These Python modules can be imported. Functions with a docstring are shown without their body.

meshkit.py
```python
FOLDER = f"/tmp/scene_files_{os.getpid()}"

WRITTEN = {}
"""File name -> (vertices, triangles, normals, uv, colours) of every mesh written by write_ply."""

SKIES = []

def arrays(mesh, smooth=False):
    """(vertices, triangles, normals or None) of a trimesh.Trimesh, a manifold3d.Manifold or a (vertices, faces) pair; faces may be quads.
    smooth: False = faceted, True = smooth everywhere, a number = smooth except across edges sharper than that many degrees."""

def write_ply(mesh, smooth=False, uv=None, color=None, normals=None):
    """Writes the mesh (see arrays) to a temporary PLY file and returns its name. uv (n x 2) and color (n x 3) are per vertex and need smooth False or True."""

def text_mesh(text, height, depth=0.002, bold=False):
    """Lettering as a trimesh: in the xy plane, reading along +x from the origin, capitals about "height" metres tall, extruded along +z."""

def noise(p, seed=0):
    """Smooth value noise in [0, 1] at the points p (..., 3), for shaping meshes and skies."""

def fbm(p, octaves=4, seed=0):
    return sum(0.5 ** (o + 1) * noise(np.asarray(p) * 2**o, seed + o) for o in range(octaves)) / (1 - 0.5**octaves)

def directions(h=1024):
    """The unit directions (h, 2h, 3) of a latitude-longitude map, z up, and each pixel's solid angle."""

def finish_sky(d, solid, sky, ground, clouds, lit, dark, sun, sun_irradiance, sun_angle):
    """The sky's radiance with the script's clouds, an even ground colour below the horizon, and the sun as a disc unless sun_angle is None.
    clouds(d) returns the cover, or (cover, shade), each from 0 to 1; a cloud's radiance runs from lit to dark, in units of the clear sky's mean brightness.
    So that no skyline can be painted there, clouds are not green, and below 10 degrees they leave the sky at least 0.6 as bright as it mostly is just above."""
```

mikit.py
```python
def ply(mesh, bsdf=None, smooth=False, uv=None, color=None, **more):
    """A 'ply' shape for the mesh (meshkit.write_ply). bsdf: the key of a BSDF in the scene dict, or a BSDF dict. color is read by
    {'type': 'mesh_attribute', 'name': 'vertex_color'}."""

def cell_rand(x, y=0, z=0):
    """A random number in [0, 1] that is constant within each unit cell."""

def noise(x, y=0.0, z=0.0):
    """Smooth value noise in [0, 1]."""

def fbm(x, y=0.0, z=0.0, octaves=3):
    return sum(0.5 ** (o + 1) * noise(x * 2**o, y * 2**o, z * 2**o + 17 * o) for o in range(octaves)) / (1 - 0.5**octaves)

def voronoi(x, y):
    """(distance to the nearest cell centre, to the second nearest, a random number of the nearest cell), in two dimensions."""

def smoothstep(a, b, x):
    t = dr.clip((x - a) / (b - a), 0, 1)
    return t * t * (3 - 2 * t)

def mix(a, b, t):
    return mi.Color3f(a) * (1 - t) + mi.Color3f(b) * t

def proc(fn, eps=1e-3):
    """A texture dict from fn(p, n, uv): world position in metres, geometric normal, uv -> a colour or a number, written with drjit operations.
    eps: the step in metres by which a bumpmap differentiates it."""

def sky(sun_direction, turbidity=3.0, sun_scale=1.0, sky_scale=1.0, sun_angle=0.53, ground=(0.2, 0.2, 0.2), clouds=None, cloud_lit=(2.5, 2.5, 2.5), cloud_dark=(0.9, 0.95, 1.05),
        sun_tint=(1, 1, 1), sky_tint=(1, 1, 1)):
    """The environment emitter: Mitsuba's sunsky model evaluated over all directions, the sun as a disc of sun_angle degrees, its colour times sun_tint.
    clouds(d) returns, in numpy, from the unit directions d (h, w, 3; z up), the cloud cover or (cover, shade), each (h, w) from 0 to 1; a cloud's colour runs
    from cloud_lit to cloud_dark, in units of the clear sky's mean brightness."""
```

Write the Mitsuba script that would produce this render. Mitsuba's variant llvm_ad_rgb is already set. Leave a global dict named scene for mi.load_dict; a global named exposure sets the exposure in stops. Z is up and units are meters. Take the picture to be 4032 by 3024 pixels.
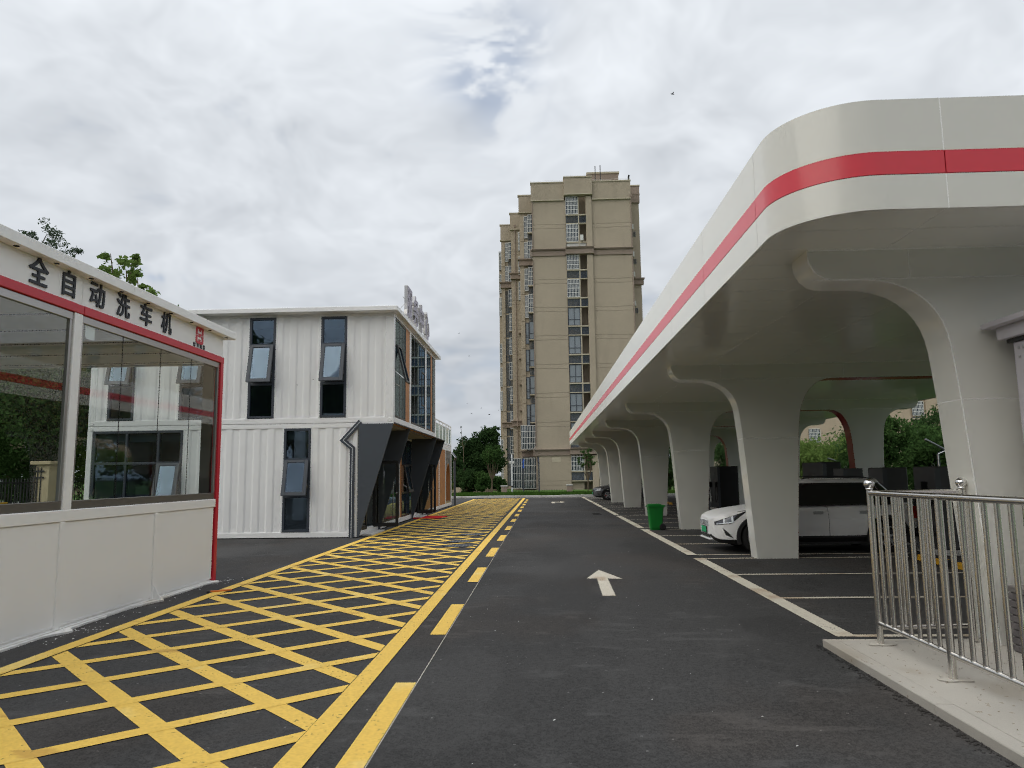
import json, math, random
import numpy as np, trimesh, manifold3d
from shapely.geometry import Polygon, LineString, box as sbox
from shapely.ops import unary_union
from shapely import affinity
import drjit as dr
import mitsuba as mi
import mikit, meshkit
from mikit import noise, fbm, voronoi, cell_rand, smoothstep, mix

T = mi.ScalarTransform4f
scene, labels = {}, {}

# ---------------------------------------------------------------- camera, sky, exposure
EYE = np.array([0.0, 0.0, 1.65])
YAW, PITCH, ROLL = -0.0382, 0.12562, -0.01295
_f = np.array([math.sin(YAW) * math.cos(PITCH), math.cos(YAW) * math.cos(PITCH), math.sin(PITCH)])
_r = np.array([math.cos(YAW), -math.sin(YAW), 0.0])
_u = np.cross(_r, _f)
_up = -math.sin(ROLL) * _r + math.cos(ROLL) * _u
scene['camera'] = {'type': 'perspective', 'fov': 70.572, 'fov_axis': 'x', 'near_clip': 0.05, 'far_clip': 6000.0,
                   'to_world': T().look_at(origin=EYE.tolist(), target=(EYE + _f).tolist(), up=_up.tolist())}


def cloud_cover(d):
    """An overcast deck: soft heaps of cloud laid out on a high layer, with a few thin rifts, brightest overhead as overcast skies are."""
    z = np.maximum(d[..., 2], 0.0)
    k = 1.0 / (z + 0.34)
    p = np.stack([d[..., 0] * k * 1.5, d[..., 1] * k * 1.5, z * 0 + 3.7], -1)
    w = np.stack([meshkit.fbm(p * 2.1 + 9.1, 4, 5), meshkit.fbm(p * 2.1 + 31.7, 4, 6), z * 0 + 0.5], -1) - 0.5
    q = p + w * 0.42
    wide = meshkit.fbm(q * 0.9 + 4.2, 3, 3)
    rolls = meshkit.fbm(q * 2.3, 5, 1)
    heaps = 1.0 - np.abs(2.0 * meshkit.fbm(q * 4.2 + 7.7, 5, 2) - 1.0)
    fine = meshkit.fbm(q * 11.0, 5, 12)
    thick = 0.45 * wide + 0.55 * rolls + 0.25 * fine
    hole = np.clip((0.545 - thick) / 0.10, 0, 1) * 0.35
    # two rifts where the deck is thin: high in front and low to the left
    for v, sx, sz, k_ in (((-0.058, 0.853, 0.525), 0.062, 0.062, 1.6), ((-0.455, 0.856, 0.247), 0.045, 0.007, 0.9)):
        across = d[..., 0] - v[0] * d[..., 1] / v[1] + (rolls - 0.5) * 0.22
        rise = d[..., 2] - v[2] + (wide - 0.5) * 0.05
        rift = np.exp(-(across / sx) ** 2 - (rise / sz) ** 2) * (d[..., 1] > 0)
        hole = np.maximum(hole, np.clip(rift * k_ * np.clip((0.585 - fine) / 0.12, 0.05, 1), 0, 1))
    cover = 1.0 - 0.46 * hole
    g = np.clip(0.9 * (rolls - 0.48) + 0.75 * (heaps - 0.80) + 0.8 * (fine - 0.48) + 0.7 * (wide - 0.48) + 0.50, 0, 1)
    up = np.clip((z - 0.40) / 0.60, 0, 1)
    lum = (1.80 + 0.62 * np.clip(z / 0.42, 0, 1) + 1.6 * up * up) * (0.80 + 0.40 * g)
    return cover, np.clip((4.4 - lum) / (4.4 - 1.2), 0, 1)


# an even white overcast; the sun, spread wide by the cloud, stands high to the left and a little behind the camera
scene['sky'] = mikit.sky((-0.60, -0.44, 0.67), turbidity=3.0, sun_scale=0.30, sky_scale=1.0, sun_angle=60, clouds=cloud_cover, sun_tint=(0.86, 1.0, 1.2),
                         cloud_lit=(4.24, 4.40, 4.56), cloud_dark=(1.10, 1.20, 1.34), ground=(0.10, 0.10, 0.10))
exposure = 1.88


# ---------------------------------------------------------------- helpers
_count = {}


def num(key):
    n = _count.get(key, 0)
    _count[key] = n + 1
    return key if n == 0 else f'{key}_{n:03d}'


def thing(name, label, cat, group=None):
    k = num(name)
    labels[k] = {'label': label, 'category': cat}
    if group:
        labels[k]['group'] = group
    return k


def setting(name, label):
    k = num(name)
    labels[k] = {'label': label, 'kind': 'structure'}
    return k


def put(key, mesh, mat, smooth=False, label=None, kind=None):
    scene[key] = mikit.ply(mesh.get() if isinstance(mesh, M) else mesh, mat, smooth=smooth)
    if label:
        labels.setdefault(key, {})['label'] = label
    if kind:
        labels.setdefault(key, {})['kind'] = kind
    return key


def part(parent, name, mesh, mat, smooth=False, label=None, kind=None):
    return put(num(parent + '__' + name), mesh, mat, smooth, label, kind)


_CUBE = np.array([[x, y, z] for x in (-1, 1) for y in (-1, 1) for z in (-1, 1)], float)
_CUBEF = np.array([[0, 1, 3], [0, 3, 2], [4, 6, 7], [4, 7, 5], [0, 4, 5], [0, 5, 1], [2, 3, 7], [2, 7, 6], [0, 2, 6], [0, 6, 4], [1, 5, 7], [1, 7, 3]])
_sg, _mv = [], []
for c in _CUBE:
    for a in range(3):
        m = np.ones(3)
        m[[i for i in range(3) if i != a]] = 0
        _sg.append(c)
        _mv.append(1 - m)          # the two axes that are drawn in by the chamfer
_sg, _mv = np.array(_sg), np.array(_mv)
_hull = trimesh.convex.convex_hull(_sg * (1 - 0.2 * _mv))
_map = [int(np.argmin(np.abs(_sg * (1 - 0.2 * _mv) - v).sum(1))) for v in _hull.vertices]
_CHF = np.array(_map)[_hull.faces]


class M:
    """A mesh put together from boxes, tubes, prisms and lathes."""

    def __init__(self):
        self.v, self.f, self.n = [], [], 0

    def add(self, v, f):
        v, f = np.asarray(v, float), np.asarray(f, int)
        if f.shape[1] == 4:
            f = np.vstack([f[:, [0, 1, 2]], f[:, [0, 2, 3]]])
        self.v.append(v)
        self.f.append(f + self.n)
        self.n += len(v)
        return self

    def box(self, x0, x1, y0, y1, z0, z1, c=0.0):
        lo, hi = np.array([x0, y0, z0], float), np.array([x1, y1, z1], float)
        lo, hi = np.minimum(lo, hi), np.maximum(lo, hi)
        h, m = (hi - lo) / 2, (hi + lo) / 2
        c = min(c, 0.45 * 2 * h.min())
        if c <= 0:
            return self.add(m + _CUBE * h, _CUBEF)
        return self.add(m + _sg * (h - c * _mv), _CHF)

    def tube(self, pts, r, sides=8, cap=True):
        p = np.asarray(pts, float)
        r = np.broadcast_to(r, (len(p),))
        t = np.gradient(p, axis=0)
        t /= np.linalg.norm(t, axis=1, keepdims=True) + 1e-12
        ref = np.array([0, 0, 1.0]) if abs(t[:, 2]).mean() < 0.8 else np.array([1.0, 0.02, 0])
        a = np.cross(t, ref)
        a /= np.linalg.norm(a, axis=1, keepdims=True) + 1e-12
        b = np.cross(t, a)
        g = np.arange(sides) * 2 * np.pi / sides
        v = p[:, None] + r[:, None, None] * (np.cos(g)[None, :, None] * a[:, None] + np.sin(g)[None, :, None] * b[:, None])
        i, j = np.meshgrid(np.arange(len(p) - 1), np.arange(sides), indexing='ij')
        q = np.stack([i * sides + j, i * sides + (j + 1) % sides, (i + 1) * sides + (j + 1) % sides, (i + 1) * sides + j], -1).reshape(-1, 4)
        self.add(v.reshape(-1, 3), q)
        if cap:
            for e in (0, len(p) - 1):
                ring = v[e]
                self.add(np.vstack([ring, p[e]]), np.array([[k, (k + 1) % sides, sides] for k in range(sides)]))
        return self

    def lathe(self, x, y, prof, sides=16):
        prof = np.asarray(prof, float)
        g = np.arange(sides) * 2 * np.pi / sides
        v = np.stack([x + prof[:, :1] * np.cos(g), y + prof[:, :1] * np.sin(g), np.repeat(prof[:, 1:], sides, 1)], -1)
        n = len(prof)
        i, j = np.meshgrid(np.arange(n - 1), np.arange(sides), indexing='ij')
        q = np.stack([i * sides + j, i * sides + (j + 1) % sides, (i + 1) * sides + (j + 1) % sides, (i + 1) * sides + j], -1).reshape(-1, 4)
        return self.add(v.reshape(-1, 3), q)

    def ball(self, c, r, sub=2):
        s = trimesh.creation.icosphere(sub, 1.0)
        return self.add(np.asarray(c) + s.vertices * np.asarray(r), s.faces)

    def prism(self, poly, h, mat=None):
        """A shapely polygon (or list) in the plane, raised by h along the third axis, moved by a 4x4 matrix."""
        for g in (poly if isinstance(poly, list) else getattr(poly, 'geoms', [poly])):
            if g.is_empty or g.area < 1e-7:
                continue
            m = trimesh.creation.extrude_polygon(g, h, engine='earcut')
            v = m.vertices if mat is None else m.vertices @ mat[:3, :3].T + mat[:3, 3]
            self.add(v, m.faces)
        return self

    def sheet(self, poly, z):
        for g in getattr(poly, 'geoms', [poly]):
            if g.is_empty or g.area < 1e-6:
                continue
            v, f = trimesh.creation.triangulate_polygon(g, engine='earcut')
            self.add(np.column_stack([v, np.full(len(v), z)]), f)
        return self

    def xf(self, mat):
        flip = np.linalg.det(mat[:3, :3]) < 0
        self.v = [v @ mat[:3, :3].T + mat[:3, 3] for v in self.v]
        if flip:
            self.f = [f[:, ::-1] for f in self.f]
        return self

    def get(self):
        return np.vstack(self.v), np.vstack(self.f)


def front(Y):      # (along, out, up) -> a face that looks towards -y
    return np.array([[1, 0, 0, 0], [0, -1, 0, Y], [0, 0, 1, 0], [0, 0, 0, 1.0]])


def side(X):       # (along, out, up) -> a face that looks towards +x
    return np.array([[0, 1, 0, X], [1, 0, 0, 0], [0, 0, 1, 0], [0, 0, 0, 1.0]])


XZ = np.array([[1, 0, 0, 0], [0, 0, 1, 0], [0, 1, 0, 0], [0, 0, 0, 1.0]])    # polygon (x, z) raised along +y


def shift(m, x=0, y=0, z=0):
    m = m.copy()
    m[:3, 3] += [x, y, z]
    return m


def rot(axis, deg, at=(0, 0, 0)):
    return trimesh.transformations.rotation_matrix(math.radians(deg), axis, at)


# ---------------------------------------------------------------- materials
def rgb(*c):
    return {'type': 'rgb', 'value': list(c)}


def mat(name, color, rough=0.5, spec=0.5, metal=0.0, coat=0.0, bump=None, bscale=0.001, eps=1e-3, **more):
    b = {'type': 'principled', 'base_color': rgb(*color) if isinstance(color, tuple) else mikit.proc(color), 'roughness': rough if isinstance(rough, float) else mikit.proc(rough),
         'metallic': metal, 'specular': spec, **more}
    if coat:
        b['clearcoat'], b['clearcoat_gloss'] = coat, 0.95
    if bump is not None:
        b = {'type': 'bumpmap', 'arbitrary': mikit.proc(bump, eps), 'scale': bscale, 'bsdf': b}
    scene[name] = {'type': 'twosided', 'bsdf': b}
    return name


def asphalt_color(p, n, uv):
    grain = cell_rand(p.x * 110, p.y * 110)
    coarse = cell_rand(p.x * 38 + 7, p.y * 38)
    dust = smoothstep(0.44, 0.72, fbm(p.x * 0.55, p.y * 0.30, 1.0, 5))
    scuff = smoothstep(0.62, 0.80, fbm(p.x * 3.1, p.y * 7.0, 4.0, 4)) * smoothstep(0.40, 0.62, fbm(p.x * 0.35 + 5, p.y * 0.25, 2.0, 3))
    fresh = smoothstep(0.50, 0.58, fbm(p.x * 0.8 + 3, p.y * 0.5, 8.0, 4))
    v = 0.037 + 0.011 * dust + 0.016 * scuff + (grain - 0.5) * 0.020 + (coarse - 0.5) * 0.012 - 0.007 * fresh
    chip = smoothstep(0.9988, 0.9996, cell_rand(p.x * 75 + 3, p.y * 75 + 1))
    v = v + chip * 0.12
    brown = smoothstep(0.52, 0.72, fbm(p.x * 0.9 + 11, p.y * 0.6, 3.0, 4)) * 0.08
    return mi.Color3f(v * (1.02 + brown), v, v * (1.0 - brown * 0.7))


mat('asphalt_mat', asphalt_color, 0.82, 0.35, bump=lambda p, n, uv: noise(p.x * 130, p.y * 130) * 0.6 + noise(p.x * 45, p.y * 45), bscale=0.0035, eps=2e-3)


def yellow_color(p, n, uv):
    g = noise(p.x * 60, p.y * 60)
    w = smoothstep(0.63, 0.80, fbm(p.x * 2.3, p.y * 2.3, 5.0, 5))
    rust = smoothstep(0.73, 0.81, fbm(p.x * 1.3 + 4, p.y * 4.2, 9.0, 5))
    pits = smoothstep(0.965, 0.985, cell_rand(p.x * 70, p.y * 70)) * smoothstep(0.45, 0.6, noise(p.x * 3, p.y * 3))
    c = mix((0.72, 0.47, 0.085), (0.74, 0.53, 0.15), w) * (0.90 + 0.16 * g)
    c = mix(c, (0.44, 0.24, 0.05), rust * 0.6)
    return mix(c, (0.12, 0.085, 0.03), pits * 0.7)


mat('yellow_paint', yellow_color, 0.62, 0.4, bump=lambda p, n, uv: noise(p.x * 120, p.y * 120), bscale=0.0015, eps=2e-3)


def white_line_color(p, n, uv):
    g = noise(p.x * 70, p.y * 70)
    w = smoothstep(0.52, 0.78, fbm(p.x * 3.3, p.y * 2.1, 2.0, 5))
    c = mix((0.54, 0.50, 0.42), (0.42, 0.34, 0.25), w)
    pits = smoothstep(0.94, 0.98, cell_rand(p.x * 60, p.y * 60)) * smoothstep(0.45, 0.6, noise(p.x * 2, p.y * 2))
    return mix(c * (0.88 + 0.2 * g), (0.12, 0.11, 0.10), pits * 0.8)


mat('white_line', white_line_color, 0.65, 0.4)


def panel_color(base, amount):
    def fn(p, n, uv):
        s = smoothstep(0.55, 0.85, fbm(p.x * 1.1, p.y * 1.1, p.z * 1.1, 4)) * amount
        sp = smoothstep(0.75, 0.85, fbm(p.x * 9, p.y * 9, p.z * 5, 3)) * amount
        return mi.Color3f(*base) * (1 - s * 0.5 - sp)
    return fn


mat('canopy_panel', panel_color((0.625, 0.62, 0.575), 0.03), 0.16, 0.5)
mat('sealant', (0.80, 0.80, 0.79), 0.6)
mat('red_panel', (0.60, 0.040, 0.058), 0.22, 0.5)
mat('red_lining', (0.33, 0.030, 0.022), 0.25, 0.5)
mat('wash_white', panel_color((0.79, 0.79, 0.775), 0.04), 0.38, 0.45)
mat('wash_red', (0.50, 0.018, 0.035), 0.32, 0.5)


def container_color(p, n, uv):
    s = smoothstep(0.50, 0.80, fbm(p.x * 2.2, p.y * 2.2, p.z * 1.4, 4)) * 0.03
    r = smoothstep(0.66, 0.74, fbm(p.x * 20, p.y * 20, p.z * 9, 3)) * smoothstep(0.60, 0.75, noise(p.x * 0.9, p.y * 0.9, p.z * 0.9)) * 0.06
    return mi.Color3f(0.745, 0.745, 0.74) * (1 - s - r)


mat('container_white', container_color, 0.45, 0.45)
mat('charcoal_panel', (0.052, 0.062, 0.076), 0.42, 0.5)
mat('slate_frame', (0.038, 0.046, 0.060), 0.38, 0.5)
mat('black_frame', (0.016, 0.017, 0.019), 0.35, 0.5)
mat('black_metal', (0.012, 0.012, 0.013), 0.45, 0.45)
mat('letter_black', (0.022, 0.026, 0.034), 0.5, 0.4)
mat('grey_carpet', (0.20, 0.20, 0.20), 0.9, 0.2)
mat('blind_white', (0.55, 0.55, 0.53), 0.8, 0.2)


def wood_color(p, n, uv):
    g = noise(p.x * 60 + p.y * 60, 0.0, p.z * 2.0)
    h = fbm(p.x * 7 + p.y * 7, 2.0, p.z * 0.6, 3)
    return mix((0.36, 0.155, 0.060), (0.46, 0.215, 0.090), g * 0.6 + h * 0.4)


mat('wood_panel_mat', wood_color, 0.5, 0.4)
mat('steel_frame', (0.42, 0.41, 0.40), 0.28, 0.5, metal=0.85)
mat('bronze_frame', (0.24, 0.22, 0.20), 0.30, 0.5, metal=0.7)
scene['stainless'] = {'type': 'twosided', 'bsdf': {'type': 'roughconductor', 'specular_reflectance': rgb(0.74, 0.72, 0.69), 'material': 'none', 'alpha': 0.07}}
scene['chrome'] = {'type': 'twosided', 'bsdf': {'type': 'roughconductor', 'specular_reflectance': rgb(0.78, 0.77, 0.76), 'material': 'none', 'alpha': 0.05}}
scene['pane'] = {'type': 'thindielectric', 'int_ior': 1.52, 'specular_transmittance': rgb(0.80, 0.85, 0.83)}
scene['tinted_pane'] = {'type': 'thindielectric', 'int_ior': 1.8, 'specular_reflectance': rgb(0.58, 0.78, 1.0), 'specular_transmittance': rgb(0.22, 0.27, 0.30)}
scene['green_pane'] = {'type': 'thindielectric', 'int_ior': 1.52, 'specular_transmittance': rgb(0.45, 0.62, 0.60)}


def concrete_color(base, spots):
    def fn(p, n, uv):
        a = fbm(p.x * 2.0, p.y * 2.0, p.z * 2.0, 5)
        g = cell_rand(p.x * 160, p.y * 160, p.z * 160)
        st = smoothstep(0.55, 0.75, fbm(p.x * 1.2 + 5, p.y * 0.9, p.z, 4))
        sp = smoothstep(0.985, 0.995, cell_rand(p.x * 48, p.y * 48, p.z * 48))
        c = mix(base, tuple(0.72 * b * k for b, k in zip(base, (1.05, 0.97, 0.86))), st * 0.7) * (0.86 + 0.22 * a + (g - 0.5) * 0.07)
        return mix(c, (0.16, 0.11, 0.07), sp * spots)
    return fn


mat('concrete', concrete_color((0.36, 0.34, 0.305), 0.6), 0.8, 0.3)
mat('foot_plaster', concrete_color((0.66, 0.65, 0.62), 0.5), 0.85, 0.2)
mat('kerb_stone', concrete_color((0.50, 0.495, 0.48), 0.3), 0.8, 0.3)


def stucco(base):
    def fn(p, n, uv):
        a = fbm(p.x * 0.35, p.y * 0.35, p.z * 0.35, 5)
        st = smoothstep(0.50, 0.78, fbm(p.x * 1.3, p.y * 1.3, p.z * 0.16, 4))
        g = noise(p.x * 9, p.y * 9, p.z * 9)
        return mi.Color3f(*base) * (0.88 + 0.20 * a + 0.06 * (g - 0.5) - 0.08 * st)
    return fn


mat('tower_wall', stucco((0.385, 0.328, 0.255)), 0.85, 0.2)
mat('tower_band', stucco((0.285, 0.225, 0.188)), 0.85, 0.2)
mat('tower_ledge', stucco((0.46, 0.41, 0.32)), 0.85, 0.2)
mat('louver_blue', (0.060, 0.080, 0.105), 0.5, 0.4)
mat('cage_white', (0.68, 0.68, 0.67), 0.45, 0.5)
mat('flat_glass', (0.055, 0.075, 0.090), 0.04, 1.0)
mat('curtain_glass', (0.17, 0.20, 0.225), 0.10, 0.9)
mat('pier_beige', (0.56, 0.46, 0.29), 0.8, 0.3)
mat('block_wall', stucco((0.46, 0.37, 0.28)), 0.85, 0.2)
mat('ac_white', (0.60, 0.60, 0.58), 0.5, 0.4)


def grass_color(p, n, uv):
    return mix((0.035, 0.075, 0.016), (0.075, 0.125, 0.030), fbm(p.x * 2, p.y * 2, 0.0, 4))


mat('soil_grass', grass_color, 0.9, 0.2)
mat('bark', lambda p, n, uv: mix((0.10, 0.075, 0.05), (0.19, 0.15, 0.105), fbm(p.x * 12, p.y * 12, p.z * 3, 3)), 0.9, 0.2)


def leaf_mat(name, a, b, trans):
    def fn(p, n, uv):
        return mix(a, b, 0.55 * noise(p.x * 1.1, p.y * 1.1, p.z * 1.1) + 0.45 * cell_rand(p.x * 6, p.y * 6, p.z * 6))
    scene[name] = {'type': 'principledthin', 'base_color': mikit.proc(fn), 'roughness': 0.55, 'diff_trans': trans, 'spec_trans': 0.0}
    return name


leaf_mat('leaf_dark', (0.024, 0.054, 0.020), (0.060, 0.105, 0.036), 0.5)
leaf_mat('leaf_mid', (0.034, 0.078, 0.024), (0.080, 0.145, 0.044), 0.6)
leaf_mat('leaf_light', (0.100, 0.175, 0.045), (0.180, 0.250, 0.070), 0.8)
leaf_mat('leaf_grey', (0.050, 0.080, 0.050), (0.100, 0.140, 0.085), 0.6)
leaf_mat('grass_blade', (0.030, 0.080, 0.014), (0.080, 0.150, 0.030), 0.6)
mat('rubber', (0.014, 0.014, 0.015), 0.75, 0.3)
mat('car_white', (0.70, 0.70, 0.70), 0.30, 0.5, coat=1.0)
mat('car_grey', (0.085, 0.088, 0.095), 0.28, 0.5, metal=0.5, coat=1.0)
mat('car_black', (0.012, 0.012, 0.013), 0.25, 0.5, coat=1.0)
mat('car_glass', (0.008, 0.009, 0.010), 0.03, 0.9)
mat('car_trim', (0.016, 0.016, 0.017), 0.6, 0.4)
mat('lamp_glass', (0.10, 0.11, 0.14), 0.08, 0.8, coat=1.0)
mat('lamp_led', (0.78, 0.82, 0.90), 0.15, 0.8)
mat('alloy', (0.40, 0.40, 0.41), 0.3, 0.5, metal=0.8)
mat('brake_red', (0.40, 0.02, 0.015), 0.4, 0.5)
mat('bin_green', (0.004, 0.155, 0.020), 0.42, 0.5)
mat('plate_green', (0.02, 0.33, 0.14), 0.4, 0.4)
mat('mat_red', (0.50, 0.018, 0.018), 0.85, 0.2)
mat('charger_grey', (0.060, 0.060, 0.062), 0.45, 0.4)
mat('cabinet_grey', (0.44, 0.42, 0.455), 0.42, 0.45)
mat('letter_face', (0.34, 0.32, 0.38), 0.5, 0.4)
mat('tool_orange', (0.70, 0.19, 0.03), 0.5, 0.4)
mat('warning_yellow', (0.62, 0.33, 0.02), 0.5, 0.4)
mat('lamp_post_grey', (0.060, 0.066, 0.076), 0.45, 0.5)
mat('lamp_post_white', (0.62, 0.64, 0.66), 0.4, 0.5)
mat('solar_blue', (0.02, 0.04, 0.11), 0.15, 0.8)
mat('banner_blue', (0.03, 0.09, 0.36), 0.6, 0.3)


def brick_color(p, n, uv):
    a = fbm(p.x * 18, p.y * 18, p.z * 18, 3)
    return mix((0.080, 0.075, 0.080), (0.17, 0.155, 0.155), a)


mat('grey_brick', brick_color, 0.9, 0.2)
mat('mortar', (0.16, 0.15, 0.145), 0.95, 0.1)
# ---------------------------------------------------------------- the ground
setting('ground', 'grassy earth stretching to the horizon around the paved yard')
put('ground', M().sheet(sbox(-1500, -1500, 1500, 1500), -0.03), 'soil_grass')
setting('asphalt', 'dark new asphalt of the driveway and parking yard')
put('asphalt', M().sheet(sbox(-60, -45, 60, 54.6), 0.0), 'asphalt_mat')


def strip(a, b, w):
    a, b = np.array(a, float), np.array(b, float)
    n = np.array([-(b - a)[1], (b - a)[0]]) / np.linalg.norm(b - a) * w / 2
    return Polygon([a + n, b + n, b - n, a - n])


# yellow crosshatched no-stopping box along the left of the drive
X0, X1, HY0, HY1 = -4.66, -1.57, 1.6, 52.0
field = Polygon([(X0, HY0), (X1, HY0), (X1 + 0.06, HY1 + 0.9), (X0, HY1 - 0.25)])
cut_a = []
k = 0
y = 7.055 - 6 * 1.09
while y < HY1 + 5:
    # this family runs away from the camera to the left
    g = strip((X0 - 1, y + 1), (X1 + 1, y - (X1 - X0) - 1), 0.163).intersection(field)
    if not g.is_empty and g.area > 0.02:
        part('asphalt', 'hatch_line', M().sheet(g, 0.004), 'yellow_paint')
    y += 1.09
y = 5.28 - 6 * 1.055
while y < HY1 + 1:
    g = strip((X0 - 1, y - 0.88), (X1 + 1, y + 0.88 * (X1 - X0) + 0.88), 0.150).intersection(field)
    if not g.is_empty and g.area > 0.02:
        part('asphalt', 'hatch_line', M().sheet(g, 0.006), 'yellow_paint')
    y += 1.055
part('asphalt', 'hatch_border', M().sheet(strip((-4.76, HY0), (-4.72, 51.6), 0.17), 0.009), 'yellow_paint', label='thin yellow left border of the crosshatched box')
part('asphalt', 'hatch_border', M().sheet(Polygon([(-1.575, HY0), (-1.41, HY0), (-1.15, 53.0), (-1.33, 52.9)]), 0.009), 'yellow_paint', label='broad yellow right border of the crosshatched box')
part('asphalt', 'hatch_border', M().sheet(strip((-4.80, 51.62), (-1.2, 52.98), 0.18), 0.012), 'yellow_paint')
d0 = 4.20
for i in range(13):
    ya = [4.25, 7.82, 11.58, 15.14, 18.72, 22.35, 26.15, 29.75, 33.4, 37.0, 40.6, 44.3, 48.0][i]
    xa = -1.14 + 0.0035 * ya
    part('asphalt', 'dash_line', M().sheet(strip((xa, ya), (xa + 0.008, ya + 1.80), 0.165), 0.004), 'yellow_paint')
# the thin chalk line that the painters snapped
part('asphalt', 'chalk_line', M().sheet(strip((-1.04, 3.0), (-0.93, 30.0), 0.006), 0.003), 'white_line')


def arrow(x, y, s=1.0):
    return Polygon([(x - 0.09, y), (x + 0.09, y), (x + 0.13, y + 1.66), (x + 0.36, y + 1.60), (x + 0.07, y + 2.72), (x - 0.20, y + 1.68), (x - 0.04, y + 1.66)])


part('asphalt', 'arrow_marking', M().sheet(arrow(0.90, 10.2), 0.004), 'white_line', label='white straight-ahead arrow on the driveway')
turn = unary_union([Polygon([(0.60, 43.0), (0.78, 43.0), (0.79, 45.1), (0.61, 45.1)]), sbox(0.61, 44.3, 1.16, 45.0), Polygon([(1.14, 43.4), (1.42, 44.65), (1.14, 45.9)])])
part('asphalt', 'arrow_marking', M().sheet(turn, 0.004), 'white_line', label='white right-turn arrow far down the driveway')
part('asphalt', 'stop_line', M().sheet(sbox(-0.4, 53.3, 3.3, 53.42), 0.004), 'white_line')
FR = [6.95, 14.39, 21.95, 29.0, 36.5, 43.2, 50.0]       # the portal frames of the carport
for i, fy in enumerate(FR):
    a = fy + 0.68
    b = (FR[i + 1] + 0.14) if i + 1 < len(FR) else 54.0
    part('asphalt', 'lane_line', M().sheet(sbox(2.93, a, 3.13, b), 0.008), 'white_line')
    for j in range(4):
        yy = a + 0.05 + (b - a - 0.1) * j / 3
        part('asphalt', 'bay_line', M().sheet(sbox(3.13 if j in (0, 3) else 3.13, yy - 0.05, 7.5, yy + 0.05), 0.004), 'white_line')
grate = M()
for i in range(14):
    grate.box(2.15 + i * 0.022, 2.158 + i * 0.022 + 0.004, 30.4, 31.4, 0.002, 0.014)
grate.box(2.13, 2.47, 30.36, 30.40, 0.001, 0.014).box(2.13, 2.47, 31.40, 31.44, 0.001, 0.014)
k = thing('drain_grate', 'black iron drain grate let into the asphalt near the white line', 'drain')
part(k, 'grating', grate, 'black_metal')
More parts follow.
